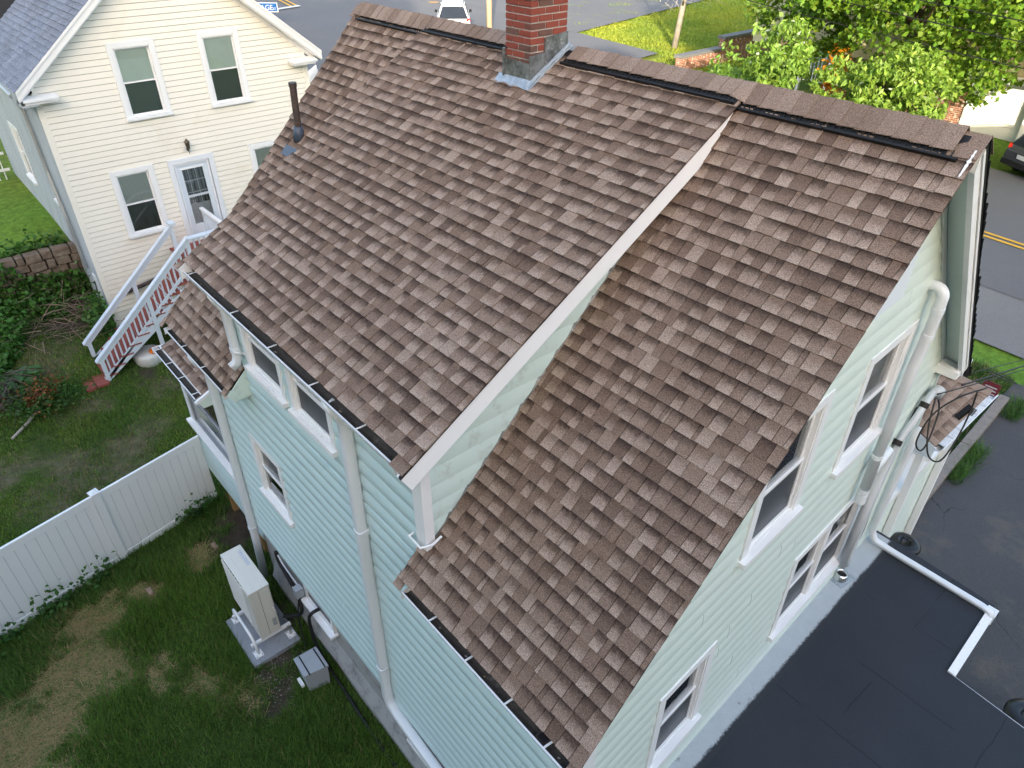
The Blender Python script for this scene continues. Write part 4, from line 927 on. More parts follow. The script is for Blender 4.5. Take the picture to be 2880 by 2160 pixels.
B().prism([(PRX1-.02, .10, PZ-.045), (PRX1-.02, 1.0, pz(1.0)-.005), (PRX1-.02, 1.0, pz(1.0)-.05), (PRX1-.02, .10, PZ-.095)], (.045, 0, 0)).build('rake_trim', m_white, po)
_h = house; house = po
gutter(-10.22, -8.27, .13, .245, -1.375, (-10.1, -9.55, -9.0, -8.42)); house = _h
B().box(-10.2, PRX1-.02, .245, .265, -1.5, -1.35).build('fascia', m_white, po)
B().box(-10.225, -10.205, .13, 1.2, -1.46, -1.36).build('side_gutter', m_gutter, po)

# ------------------------------------------------------------------ flat roofed annex on the right
an = thing('annex', 'low annex with black roll roofing and silver strip beside the gable wall', 'annex', (2, 3, -5.1))
AZ_ = -2.70
poly = [(gx(WY)-.02, WY), (6.2, WY), (6.2, 5.02), (2.21, 5.36), (1.37, 5.435), (1.33, 6.93), (-.12, 7.04), (gx(7.04)-.05, 7.05)]
B().prism([(x, y, AZ_-.10) for x, y in poly], (0, 0, .10)).build('flat_roof', m_roofblack, an)
B().prism([(gx(WY)+.004, WY+.01, AZ_+.001), (.075+.05, WY+.01, AZ_+.001), (-.10+.05, 6.99, AZ_+.001), (gx(6.99)+.004, 7.0, AZ_+.001)], (0, 0, .004)).build('coated_strip', m_coat, an)
ins = [(gx(WY)+.1, WY+.1), (6.1, WY+.1), (6.1, 4.95), (2.18, 5.27), (1.28, 5.35), (1.24, 6.84), (-.1, 6.94)]
B().prism([(x, y, -5.3) for x, y in ins], (0, 0, 2.55)).build('annex_wall', m_mint, an)
# white edge flashing, flaking paint on one side
B().hexa([(1.325, 5.43, AZ_-.02), (1.42, 5.43, AZ_-.05), (1.385, 6.80, AZ_-.05), (1.285, 6.80, AZ_-.02), (1.325, 5.43, AZ_+.03), (1.42, 5.43, AZ_+.012), (1.385, 6.80, AZ_+.012), (1.285, 6.80, AZ_+.03)]).build('edge_flashing', m_sill, an)
B().hexa([(1.40, 5.40, AZ_-.12), (6.2, 5.0, AZ_-.12), (6.2, 5.045, AZ_-.12), (1.40, 5.455, AZ_-.12), (1.40, 5.43, AZ_-.02), (6.2, 5.03, AZ_-.02), (6.2, 5.045, AZ_-.02), (1.40, 5.455, AZ_-.02)]).build('edge_trim', m_peel, an)
B().box(1.27, 1.40, 6.70, 6.86, AZ_-.14, AZ_+.02).build('gutter_box', m_sill, an)

# ------------------------------------------------------------------ front side porch
fp = thing('front_porch', 'small front porch with brown hip roof and white gutter beyond the gable corner', 'porch', (-.8, 8.2, -4.6))
FE, FZ, FPT = -.20, -1.16, math.tan(R(24)); fpz = lambda x: FZ+FPT*(FE-x)
fy0, fy1 = 7.42, 9.42
froof = B().prism([(FE, fy0, FZ-.012), (FE, fy1, FZ-.012), (-1.5, 8.45, fpz(-1.5)-.012), (-1.5, fy0, fpz(-1.5)-.012)], (0, 0, -.05)).build('porch_roof', m_deck, fp)
FT_TABS = []; fl_ = math.hypot(1, FPT); rnd = random.Random(5)
for c in range(10):
    s0 = c*EXP; y = fy0
    ye = fy1-.10-s0*.72
    while y < ye-.02:
        wd = rnd.uniform(.1, .19); y2 = min(y+wd, ye); r_ = rnd.random(); tone = rnd.uniform(.3, .8)
        P = lambda yy, ss, h: (FE+.01-ss/fl_-h*-FPT/fl_, yy, FZ+ss*FPT/fl_+h/fl_)
        t = rnd.choice((.008, .0135)); a, b_ = y+.002, y2-.002
        FT_TABS.append((froof, [P(a, s0, t), P(b_, s0, t), P(b_, s0+EXP*1.1, .0015), P(a, s0+EXP*1.1, .0015), P(a, s0, -.004), P(b_, s0, -.004), P(b_, s0+EXP*1.1, -.004), P(a, s0+EXP*1.1, -.004)], (tone, rnd.uniform(.3, .9) if rnd.random() < .5 else .1, .3)))
        y = y2
place_tabs(fp, FT_TABS, m_shingle, 140)
b = B()
for i in range(11):
    s = i/10; x = FE+.02-s*1.1; yb_ = fy1-.02-s*.80
    b.v += [(x, yb_-.16, fpz(x)+.025), (x, yb_-.02, fpz(x)+.05), (x-.02, yb_+.12, fpz(x)-.01)]
for i in range(10):
    for j in range(2): a = i*3+j; b.f.append((a, a+1, a+4, a+3))
o = b.build('hip_cap', m_cap, fp, smooth=True); uvl = o.data.uv_layers.new(name='tab'); uvl.data.foreach_set('uv', [.3]*(2*len(o.data.loops)))
ta = o.data.color_attributes.new('tone', 'FLOAT_COLOR', 'POINT'); ta.data.foreach_set('color', [.6, 0, 0, 1]*len(o.data.vertices))
b = B(); h = .09; prof = [(FE-.01, FZ), (FE-.01, FZ-h), (FE+.07, FZ-h), (FE+.11, FZ-.01), (FE+.094, FZ-.01), (FE+.06, FZ-h+.012), (FE, FZ-h+.012), (FE, FZ)]
b.prism([(x, fy0+.05, z) for x, z in prof], (0, fy1-fy0-.05, 0)); gg = b.build('gutter', m_gutter, fp)
m_guard = plain('gutter_mesh', (.55, .56, .57), .5, .25, 40, .4, dirt=(.25, .25, .24), dscale=20, damt=(.5, .7))
yy = fy0+.10
while yy < fy1-.25:
    B().hexa([(FE-.02, yy, FZ+.004), (FE+.10, yy, FZ-.012), (FE+.10, yy+.27, FZ-.012), (FE-.02, yy+.27, FZ+.004), (FE-.02, yy, FZ+.009), (FE+.10, yy, FZ-.007), (FE+.10, yy+.27, FZ-.007), (FE-.02, yy+.27, FZ+.009)]).build('gutter_guard', m_guard, gg); yy += .285
B().prism([(FE+.02, fy0-.01, FZ-.02), (-1.5, fy0-.01, fpz(-1.5)-.02), (-1.5, fy0-.01, FZ-.22), (FE+.0, fy0-.01, FZ-.22)], (0, .03, 0)).build('gable_panel', m_rail, fp)
for y in (7.55, 9.0): B().box(FE-.20, FE-.10, y, y+.10, -5.0, FZ-.06).build('porch_post', m_white, fp)
B().box(-1.6, FE-.20, 7.1, 9.2, -2.32, -2.22).build('porch_deck', m_white, fp)
B().box(-1.6, FE-.23, 7.1, 9.15, -5.0, -2.32).build('porch_base', m_deck, fp)
siding(fp, lambda u, z, o: (FE-.225+o, u, z), -5.0, -2.34, .2, lambda z: (7.1, 9.15), [], m_mint, 5, 63)
B().box(-.95, FE-.2, 8.5, 8.55, -2.2, -1.45).build('kick_panel', m_gutter, fp)
place_tabs(house, TABS, m_shingle, 300)

# ------------------------------------------------------------------ cream neighbour house
ch = thing('neighbour_house', 'cream vinyl sided gable house with grey roof at the left', 'house', (-20, 4, -4.2))
CXW = -17.0; CE = .127
mp_c = lambda u, z, o: (CXW+o, u, z)     # u = y
CY_0, CY_1, CEZ, CT = .74, 7.06, 1.36, .815; CRY = 3.9; CRZ = 1.63+3.49*CT
def ur_c(z):
    if z < 1.50: return (CY_0, CY_1)
    return (max(CY_0, CRY-(CRZ-.22-z)/CT), min(CY_1, CRY+(CRZ-.22-z)/CT))
B().prism([(CXW-.25, CY_0+.02, -4.6), (CXW-.25, CY_1-.02, -4.6), (CXW-.25, CY_1-.02, 1.6), (CXW-.25, CRY, CRZ-.2), (CXW-.25, CY_0+.02, 1.6)], (-.1, 0, 0)).build('inner_wall', m_deck, ch)
CH = [(2.415, 3.44, .66, 2.29), (4.405, 5.415, .65, 2.315), (1.67, 2.67, -2.03, -.40), (5.10, 6.1, -2.03, -.42), (3.017, 4.14, -2.62, -.41)]
cw = core(ch, mp_c, -4.4, CRZ-.3, ur_c, [(h[0]+.03, h[1]-.03, h[2], h[3]-.03) for h in CH], -.05, -.022, m_deck, 'gable_wall')
siding(cw, mp_c, -4.35, CRZ-.3, CE, ur_c, CH, m_cream, 3.6, 91, butt=.012, gap=.002, bow=.003, reveal=.011)
for i, h in enumerate(CH[:4]): window(ch, mp_c, *h, cw=.115, lower=m_scrglass, back=(m_curtain if i < 2 else m_blind), proud=.04)
B().hexa([mp_c(CY_0-.03, -4.4, -.02), mp_c(CY_0+.09, -4.4, -.02), mp_c(CY_0+.09, 1.5, -.02), mp_c(CY_0-.03, 1.5, -.02), mp_c(CY_0-.03, -4.4, .028), mp_c(CY_0+.09, -4.4, .028), mp_c(CY_0+.09, 1.5, .028), mp_c(CY_0-.03, 1.5, .028)]).build('corner_board', m_cream, ch)
B().hexa([mp_c(CY_1-.09, -4.4, -.02), mp_c(CY_1+.03, -4.4, -.02), mp_c(CY_1+.03, 1.5, -.02), mp_c(CY_1-.09, 1.5, -.02), mp_c(CY_1-.09, -4.4, .028), mp_c(CY_1+.03, -4.4, .028), mp_c(CY_1+.03, 1.5, .028), mp_c(CY_1-.09, 1.5, .028)]).build('corner_board', m_cream, ch)
# roof slabs
CXE = -16.68; CXB = -26.0
croof = B().hexa([(CXB, .40, 1.60), (CXE, .40, 1.60), (CXE, CRY, CRZ-.04), (CXB, CRY, CRZ-.04), (CXB, .40, 1.63), (CXE, .40, 1.63), (CXE, CRY, CRZ), (CXB, CRY, CRZ)]).build('roof', m_deck, ch)
B().hexa([(CXB, CRY, CRZ-.04), (CXE, CRY, CRZ-.04), (CXE, 7.40, 1.60), (CXB, 7.40, 1.60), (CXB, CRY, CRZ), (CXE, CRY, CRZ), (CXE, 7.40, 1.63), (CXB, 7.40, 1.63)]).build('roof', m_deck, ch)
cl_ = math.hypot(1, CT); CT_TABS = []
shingles(croof, (0, .385, 1.63+CT*(-.015)), (0, 1/cl_, CT/cl_), (0, -CT/cl_, 1/cl_), lambda s: [(-21.5, CXE+.012)], 26, .145, 15, .27, .33, CT_TABS, (.016, .019))
place_tabs(ch, CT_TABS, m_greyshingle, 300)
# white rakes with crown and returns
def crake(sgn, d0, d1, o0, o1, mat, name):
    y = lambda t: CRY+sgn*t*3.50; z = lambda t: CRZ-t*3.50*CT
    b = B(); b.hexa([(CXE+o0, y(0), z(0)-d1), (CXE+o1, y(0), z(0)-d1), (CXE+o1, y(1), z(1)-d1), (CXE+o0, y(1), z(1)-d1), (CXE+o0, y(0), z(0)-d0), (CXE+o1, y(0), z(0)-d0), (CXE+o1, y(1), z(1)-d0), (CXE+o0, y(1), z(1)-d0)]); return b.build(name, mat, ch)
for sgn in (-1, 1):
    crake(sgn, -.012, .05, -.02, .02, m_white, 'rake_crown'); crake(sgn, .05, .20, -.06, .0, m_white, 'rake_fascia'); crake(sgn, .20, .235, -.30, -.03, m_white, 'soffit_panel'); crake(sgn, .16, .32, -.32, -.285, m_white, 'frieze_board')
for y0, y1 in ((.50, 1.12), (6.60, 7.22)):
    B().box(CXW+.01, CXE-.02, y0, y1, 1.34, 1.40).build('eave_return', m_white, ch, bevel=.005)
    B().hexa([(CXW+.01, y0-.03, 1.40), (CXE+.02, y0-.03, 1.40), (CXE+.02, y1+.03, 1.40), (CXW+.01, y1+.03, 1.40), (CXW+.01, y0-.03, 1.48), (CXE+.02, y0-.03, 1.44), (CXE+.02, y1+.03, 1.44), (CXW+.01, y1+.03, 1.48)]).build('return_cap', m_white, ch)
# left side wall of weathered clapboard
mp_cs = lambda u, z, o: (u, CY_0-o, z)
sw = core(ch, mp_cs, -4.4, 1.45, lambda z: (CXB+.3, CXW-.06), [(-22.37, -21.38, -1.65, -.18), (-18.97, -18.53, -1.4, -.48)], -.05, -.022, m_deck, 'side_wall')
siding(sw, mp_cs, -4.35, 1.45, .115, lambda z: (CXB+.3, CXW-.02), [(-22.4, -21.35, -1.65, -.15), (-19.0, -18.5, -1.4, -.45)], m_clap, 4.2, 95, butt=.012, bow=.0, reveal=.008)
window(ch, mp_cs, -22.4, -21.35, -1.65, -.15, cw=.10); window(ch, mp_cs, -19.0, -18.5, -1.4, -.45, cw=.07)
B().box(CXB, CXE-.02, .42, .74, 1.30, 1.34).build('soffit_panel', m_clap, ch); B().box(CXB, CXE-.02, .40, .43, 1.32, 1.6).build('fascia', m_clap, ch)
B().tube([(-17.3, .40, 1.45), (-18.5, .38, 1.52), (-25, .38, 1.6)], .055, 10).build('gutter', m_grey_metal, ch)
B().tube([(-18.2, .42, 1.45), (-18.45, .55, 1.2), (-18.5, .66, .9), (-18.35, .66, -.5), (-18.05, .66, -1.6), (-17.95, .66, -2.9)], .045, 10).build('downspout', m_grey_metal, ch)
B().box(-17.7, -17.45, .70, .735, -3.9, -2.95).build('side_hatch', m_peel, ch)
B().tube([(-17.42, .66, -3.05), (-17.42, .64, -3.4), (-17.42, .64, -3.9), (-17.55, .64, -3.95)], .014, 6).build('hatch_bar', m_black, ch)
# storm door
dr = frame(B(), mp_c, 3.017, 4.14, -2.62, -.41, .12, -.04, .045, .03).build('door', m_peel, ch)
d2 = frame(B(), mp_c, 3.15, 4.0, -2.56, -.54, .045, -.06, .02).build('door_jamb', m_peel, dr)
d3 = frame(B(), mp_c, 3.19, 3.96, -2.54, -.58, .125, -.05, -.01, .42).build('storm_door', m_rail, dr)
q_ = B(); fbox(q_, mp_c, 3.31, 3.84, -2.13, -.70, -.032, -.028); q_.build('pane', m_glass, dr)
q_ = B(); fbox(q_, mp_c, 3.30, 3.85, -1.62, -.69, -.12, -.11); q_.build('lace_curtain', m_lace, dr)
q_ = B(); fbox(q_, mp_c, 3.30, 3.85, -2.16, -1.62, -.12, -.09); fbox(q_, mp_c, 3.36, 3.54, -2.08, -1.74, -.09, -.08); fbox(q_, mp_c, 3.61, 3.79, -2.08, -1.74, -.09, -.08); q_.build('inner_door_panel', m_conduit, dr)
q_ = B()
for u in (3.475, 3.655): fbox(q_, mp_c, u-.009, u+.009, -1.62, -.70, -.10, -.075)
for z_ in (-1.02, -1.32): fbox(q_, mp_c, 3.31, 3.84, z_-.009, z_+.009, -.10, -.074)
q_.build('muntins', m_conduit, dr); q_ = B(); fbox(q_, mp_c, 3.31, 3.84, -1.42, -1.36, -.035, -.015); q_.build('mid_rail', m_conduit, dr)
q_ = B(); fbox(q_, mp_c, 3.28, 3.87, -.70, -.665, -.01, .012); q_.build('door_trim', m_white, dr)
B().tube([mp_c(3.915, -1.50, .0), mp_c(3.915, -1.50, .04), mp_c(3.92, -1.66, .04), mp_c(3.92, -1.66, .0)], .012, 8).build('handle', m_white, dr)
# wall lantern
wl = thing('wall_lantern', 'bronze wall lantern above the storm door of the cream house', 'lantern', (CXW, 3.57, -.2))
B().tube([mp_c(3.56, -.20, .0), mp_c(3.56, -.20, .03)], .085, 16).build('back_plate', m_white, wl)
B().tube([mp_c(3.56, -.20, .02), mp_c(3.56, -.24, .08), mp_c(3.57, -.16, .11)], .018, 8).build('arm', m_lamp, wl)
B().lathe([(.0, .17), (.02, .14), (.035, .12), (.075, .07), (.06, .06), (.035, -.09), (.012, -.11), (.008, -.20), (0, -.22)], (CXW+.12, 3.57, -.10), 6).build('lamp_body', m_lamp, wl)
# ------------------------------------------------------------------ back stairs
ST = thing('back_stairs', 'pale blue wooden stairs with red treads up to the storm door', 'stairs', (-15.7, 1.2, -4.6))
X0, X1 = -16.22, -15.18; YB, YT, ZB, ZT = -.12, 2.50, -4.62, -2.55; NS = 11
sl_ = (ZT-ZB)/(YT-YB)
for i in range(NS):
    y = YB+(YT-YB)*i/NS; z = ZB+(ZT-ZB)*(i+1)/NS
    for j in range(2): B().box(X0-.02, X1+.03, y-.03+j*.142, y-.03+j*.142+.135, z-.03, z).build('tread', m_redtread, ST)
    B().box(X0+.02, X1-.02, y+.015, y+.03, z-(ZT-ZB)/NS, z-.03).build('riser', m_rail, ST)
for x in (X0-.02, X1-.02):
    B().hexa([(x, YB-.05, ZB-.02), (x+.04, YB-.05, ZB-.02), (x+.04, YT, ZT-.30), (x, YT, ZT-.30), (x, YB-.05, ZB+.16), (x+.04, YB-.05, ZB+.16), (x+.04, YT, ZT-.04), (x, YT, ZT-.04)]).build('stringer', m_rail, ST)
hz0 = lambda y, d=0: -3.92+(y-YB)*((-1.66+3.92)/(YT-YB))+d
for x in (X0, X1):
    B().bar((x, YB-.10, hz0(YB-.10)), (x, YT+.02, hz0(YT+.02)), .13, .04).build('handrail', m_rail, ST)
    B().bar((x+.02, YB-.05, hz0(YB-.05)-.09), (x+.02, YT, hz0(YT)-.09), .04, .09).build('top_rail', m_rail, ST)
    for y in (YB+.02, 1.28, YT-.02): B().box(x-.045, x+.045, y-.045, y+.045, Gz(x, y)-.1 if x == X1 or y < 1.2 else -4.3, hz0(y)-.02).build('post', m_rail, ST)
    if x == X1:
        B().bar((x, YB, hz0(YB)-.62), (x, YT, hz0(YT)-.62), .04, .07).build('bottom_rail', m_rail, ST)
        y = YB+.13
        while y < YT-.08:
            if abs(y-1.28) > .09: B().box(x-.018, x+.018, y-.018, y+.018, hz0(y)-.72, hz0(y)-.10).build('baluster', m_rail, ST)
            y += .118
B().box(X0-.045-.1, X0+.10, YT-.06, YT+.09, hz0(YT)-.01, hz0(YT)+.05).build('post_cap', m_rail, ST)
for j in range(4): B().box(CXW+.02, X1+.05, YT+j*.42, YT+j*.42+.41, ZT-.04, ZT).build('landing_board', m_redtread, ST)
B().box(CXW+.05, X1+.02, YT+.02, YT+1.7, ZT-.2, ZT-.045).build('landing_frame', m_rail, ST)
B().box(X1-.07, X1+.10, YT, YT+1.6, -1.70, -1.66).build('handrail', m_rail, ST); 
for i in range(8): B().box(X1-.02, X1+.02, YT+.12+i*.13, YT+.155+i*.13, -2.5, -1.70).build('baluster', m_rail, ST)
for y in (YT+.8, YT+1.6): B().box(X1-.045, X1+.045, y-.045, y+.045, -4.7, -1.7).build('post', m_rail, ST)
# lattice panel at the far side of the landing
lp = frame(B(), lambda u, z, o: (u, YT+1.0+o, z), CXW+.15, X1-.1, -2.5, -1.72, .08, -.02, .02).build('lattice_frame', m_rail, ST)
B().box(CXW+.1, X1-.05, YT+.96, YT+1.06, -1.73, -1.68).build('lattice_cap', m_white, ST)
for i in range(16):
    for s in (-1, 1):
        x = CXW+.2+i*.10; a = (x-s*.35, YT+1.0+s*.008, -2.45); c = (x+s*.35, YT+1.0+s*.008, -1.78)
        if a[0] < CXW+.1 or a[0] > X1-.1 or c[0] < CXW+.1 or c[0] > X1-.1: continue
        B().bar(a, c, .04, .008, (0, 1, 0)).build('lattice_slat', m_rail, lp)
B().box(-15.85, -15.0, -.40, -.13, -4.58, -4.52).build('foot_board', m_redtread, ST); B().box(-15.85, -15.0, -.63, -.42, -4.60, -4.54).build('foot_board', m_redtread, ST)
# drain pipe on the cream wall under the stairs
tag(B().tube([(CXW+.08, 1.15, -3.35), (CXW+.09, 2.2, -3.2)], .05, 12).build('drain_pipe', m_pipe, None), 'dark drain pipe fixed to the cream wall behind the stairs', 'pipe')
tag(B().lathe([(0, .06), (.10, .055), (.22, .04), (.30, .02), (.33, 0), (.34, -.05), (.34, -.35), (.0, -.35)], (-15.45, .93, -4.32), 28).build('tub_lid', m_lidwhite, None, smooth=True), 'round white tub with a domed lid beside the stairs', 'tub')
tag(B().lathe([(.05, .05), (.15, .045), (.17, .02), (.17, .0), (.14, .0), (.05, .03)], (-15.28, 1.12, -4.27), 20).build('frisbee', m_orange, None, smooth=True), 'bright orange disc lying on the white tub', 'disc')

# ------------------------------------------------------------------ white vinyl fence
fe = thing('vinyl_fence', 'white vinyl privacy fence across the yard to the back porch', 'fence', (-9.7, -1.6, -5.05))
fa = Vector((-10.16, .42, 0)); fb_ = Vector((-8.72, -6.2, 0)); fd = (fb_-fa).normalized(); fn = Vector((fd.y, -fd.x, 0))
Lf = (fb_-fa).length; FTOP = -3.40; FBOT = -5.02
P = lambda s, z, o: tuple(fa+fd*s+fn*o+Vector((0, 0, z)))
ps = [2.03, 4.45, 6.75]
for s in ps:
    b = B(); b.hexa([P(s-.065, FBOT-.1, -.065), P(s+.065, FBOT-.1, -.065), P(s+.065, FBOT-.1, .065), P(s-.065, FBOT-.1, .065), P(s-.065, FTOP+.03, -.065), P(s+.065, FTOP+.03, -.065), P(s+.065, FTOP+.03, .065), P(s-.065, FTOP+.03, .065)]); p_ = b.build('post', m_vinyl, fe)
    c = B(); c.hexa([P(s-.08, FTOP+.03, -.08), P(s+.08, FTOP+.03, -.08), P(s+.08, FTOP+.03, .08), P(s-.08, FTOP+.03, .08), P(s-.075, FTOP+.055, -.075), P(s+.075, FTOP+.055, -.075), P(s+.075, FTOP+.055, .075), P(s-.075, FTOP+.055, .075)])
    c.hexa([P(s-.06, FTOP+.056, -.06), P(s+.06, FTOP+.056, -.06), P(s+.06, FTOP+.056, .06), P(s-.06, FTOP+.056, .06), P(s-.02, FTOP+.085, -.02), P(s+.02, FTOP+.085, -.02), P(s+.02, FTOP+.085, .02), P(s-.02, FTOP+.085, .02)]); c.build('post_cap', m_vinyl, p_)
for s0, s1 in ((.03, ps[0]-.066), (ps[0]+.066, ps[1]-.066), (ps[1]+.066, ps[2]-.066)):
    for z0, z1 in ((FTOP-.15, FTOP), (FBOT-.02, FBOT+.13)):
        b = B(); b.hexa([P(s0, z0, -.025), P(s1, z0, -.025), P(s1, z0, .025), P(s0, z0, .025), P(s0, z1, -.025), P(s1, z1, -.025), P(s1, z1, .025), P(s0, z1, .025)]); b.build('rail', m_vinyl, fe, bevel=.004)
    n = int((s1-s0)/.155); wd = (s1-s0)/n
    for i in range(n):
        a = s0+i*wd+.0045; c = s0+(i+1)*wd-.0045; b = B()
        b.hexa([P(a, FBOT+.13, -.011), P(c, FBOT+.13, -.011), P(c, FBOT+.13, .011), P(a, FBOT+.13, .011), P(a, FTOP-.15, -.011), P(c, FTOP-.15, -.011), P(c, FTOP-.15, .011), P(a, FTOP-.15, .011)]); b.build('board', m_vinyl, fe, bevel=.003)
    b = B(); b.hexa([P(s0, FBOT+.1, -.006), P(s1, FBOT+.1, -.006), P(s1, FBOT+.1, .004), P(s0, FBOT+.1, .004), P(s0, FTOP-.1, -.006), P(s1, FTOP-.1, -.006), P(s1, FTOP-.1, .004), P(s0, FTOP-.1, .004)]); b.build('backing', m_conduit, fe)

# ------------------------------------------------------------------ heat pump outdoor unit
ac = thing('heat_pump', 'cream outdoor heat pump unit standing on a grey pad by the foundation', 'heat pump', (-6.8, -.25, -4.82))
AX0, AX1, AY0, AY1, AZ0, AZ1 = -7.32, -6.27, -.42, -.085, -4.82, -3.70
B().box(AX0, AX1, AY0+.055, AY1, AZ0, AZ1-.035).build('cabinet', m_acpanel, ac, bevel=.012)
B().box(AX0-.008, AX1+.008, AY0+.002, AY1+.008, AZ1-.04, AZ1).build('lid', m_acpanel, ac, bevel=.008)
for y in (AY0+.10, AY0+.22): B().box(AX0+.03, AX1-.03, y, y+.012, AZ1-.001, AZ1+.004).build('lid_ridge', m_acpanel, ac)
m_label = plain('printed_label', (.40, .43, .50), .5, .5, 60, .3, dirt=(.7, .72, .74), dscale=60, damt=(.45, .6))
B().box(AX0+.10, AX0+.50, AY0+.245, AY0+.30, AZ1+.0005, AZ1+.003).build('label_sticker', m_label, ac)
B().box(AX1-.002, AX1+.003, AY0+.15, AY0+.155, AZ0+.03, AZ1-.05).build('panel_seam', m_acdark, ac)
B().box(AX1+.001, AX1+.008, AY0+.17, AY1-.02, AZ0+.10, AZ1-.07).build('service_panel', m_acpanel, ac, bevel=.004)
for i in range(9): B().box(AX1+.007, AX1+.012, AY1-.10, AY1-.035, AZ0+.17+i*.02, AZ0+.18+i*.02).build('vent_slot', m_pad, ac)
B().box(AX1+.004, AX1+.03, AY1-.05, AY1-.02, -4.32, -4.24).build('handle', m_acpanel, ac)
# front fan grille faces away from the wall
B().box(AX0+.03, AX1-.27, AY0+.04, AY0+.054, AZ0+.05, AZ1-.06).build('grille_recess', m_acdark, ac); B().box(AX0, AX0+.03, AY0, AY0+.055, AZ0, AZ1-.04).build('front_edge', m_acpanel, ac); B().box(AX0+.03, AX1-.27, AY0, AY0+.055, AZ0, AZ0+.05).build('front_edge', m_acpanel, ac)
for i in range(19): B().box(AX0+.02, AX1-.28, AY0-.014, AY0+.004, AZ0+.06+i*.053, AZ0+.074+i*.053).build('grille_bar', m_acpanel, ac)
for i in range(9): B().box(AX0+.03+i*.093, AX0+.036+i*.093, AY0+.004, AY0+.012, AZ0+.05, AZ1-.07).build('grille_rib', m_acpanel, ac)
B().box(AX1-.27, AX1, AY0-.004, AY0+.056, AZ0+.0, AZ1-.04).build('front_panel', m_acpanel, ac)
st = thing('equipment_stand', 'white tubular steel stand under the heat pump', 'stand', (-6.7, -.3, -4.99))
for x in (-7.02, -6.30):
    B().box(x-.025, x+.025, -.60, .08, -4.88, -4.83).build('cross_arm', m_white, st)
for y in (-.55, .02):
    B().tube([(-7.06, y, -4.98), (-7.06, y, -4.80), (-7.03, y, -4.70), (-6.96, y, -4.67), (-6.4, y, -4.67), (-6.30, y, -4.70), (-6.22, y, -4.80), (-6.20, y, -4.98)] if y < -.3 else [(-7.06, y, -4.98), (-7.06, y, -4.86), (-6.20, y, -4.86), (-6.20, y, -4.98)], .022, 10).build('tube_frame', m_white, st, smooth=True)
    for x in (-7.06, -6.20):
        f_ = B().box(x-.08, x+.08, y-.065, y+.065, -4.995, -4.98).build('foot_plate', m_white, st)
        for a, c in ((-.06, -.045), (.06, -.045), (.06, .045), (-.06, .045)): B().tube([(x+a, y+c, -4.98), (x+a, y+c, -4.972)], .010, 8).build('bolt', m_pad, f_)
tag(B().box(-7.16, -6.02, -.70, .10, -5.12, -4.997).build('equipment_pad', m_pad, None, bevel=.01), 'grey composite pad under the heat pump stand', 'pad')
bx = thing('grey_crate', 'grey plastic crate upturned on the soil by the foundation', 'crate', (-5.25, -.04, -5.1))
B().hexa([(-5.44, -.20, -5.08), (-5.10, -.22, -5.08), (-5.04, .10, -5.08), (-5.42, .11, -5.08), (-5.47, -.225, -4.66), (-5.10, -.245, -4.66), (-5.035, .115, -4.66), (-5.44, .13, -4.66)]).build('crate_body', m_greybox, bx, bevel=.012)
B().hexa([(-5.485, -.235, -4.67), (-5.095, -.255, -4.67), (-5.025, .125, -4.67), (-5.455, .14, -4.67), (-5.485, -.235, -4.62), (-5.095, -.255, -4.62), (-5.025, .125, -4.62), (-5.455, .14, -4.62)]).build('crate_lid', m_greybox, bx, bevel=.01)
B().bar((-5.46, -.15, -4.618), (-5.06, -.17, -4.618), .02, .006).build('lid_strap', m_black, bx); B().bar((-5.44, .085, -4.618), (-5.03, .07, -4.618), .02, .006).build('lid_strap', m_black, bx)
B().bar((-5.36, -.27, -4.98), (-5.20, -.275, -4.98), .05, .06).build('latch', m_white, bx)
tag(B().tube(smooth_path([(-6.24, .0, -4.55), (-6.1, .12, -4.50), (-6.02, .22, -4.42), (-6.12, .27, -4.25), (-6.45, .29, -4.05), (-6.75, .30, -3.95), (-6.85, .31, -3.75)]), .032, 9).build('line_set', m_black, None, smooth=True), 'taped black refrigerant lines from the heat pump to the wall', 'pipe')
tag(B().tube(smooth_path([(-6.78, .31, -3.78), (-6.6, .305, -3.86), (-6.3, .305, -3.90), (-6.1, .305, -3.92)]), .014, 8).build('electrical_conduit', m_conduit, None, smooth=True), 'thin grey electrical conduit along the top of the foundation', 'conduit')
db = thing('disconnect_box', 'small grey disconnect box on the foundation beside the cellar window', 'box', (-6.05, .3, -4.0)); B().box(-6.12, -5.99, .22, .33, -4.06, -3.88).build('box_body', m_greybox, db, bevel=.006); B().box(-6.125, -5.985, .205, .222, -4.065, -3.875).build('box_cover', m_greybox, db)
tag(B().tube(smooth_path([(-6.05, .26, -4.06), (-6.08, .24, -4.2), (-6.05, .16, -4.6), (-5.8, .08, -5.0), (-5.65, .0, -5.06), (-5.5, -.02, -4.9)]), .012, 7).build('cable', m_rubber, None, smooth=True), 'thin black cable hanging from the disconnect box', 'cable')
tag(B().tube(smooth_path([(-5.55, .36, -3.98), (-5.56, .22, -4.0), (-5.60, .18, -4.2), (-5.50, .17, -4.7), (-5.2, .19, -4.98), (-4.8, .19, -5.05), (-4.2, .165, -5.06), (-3.5, .15, -5.07), (-2.5, .17, -5.07), (-1.0, .14, -5.07)]), .028, 9).build('hose', m_black, None, smooth=True), 'thick black corrugated hose running along the foundation', 'hose')

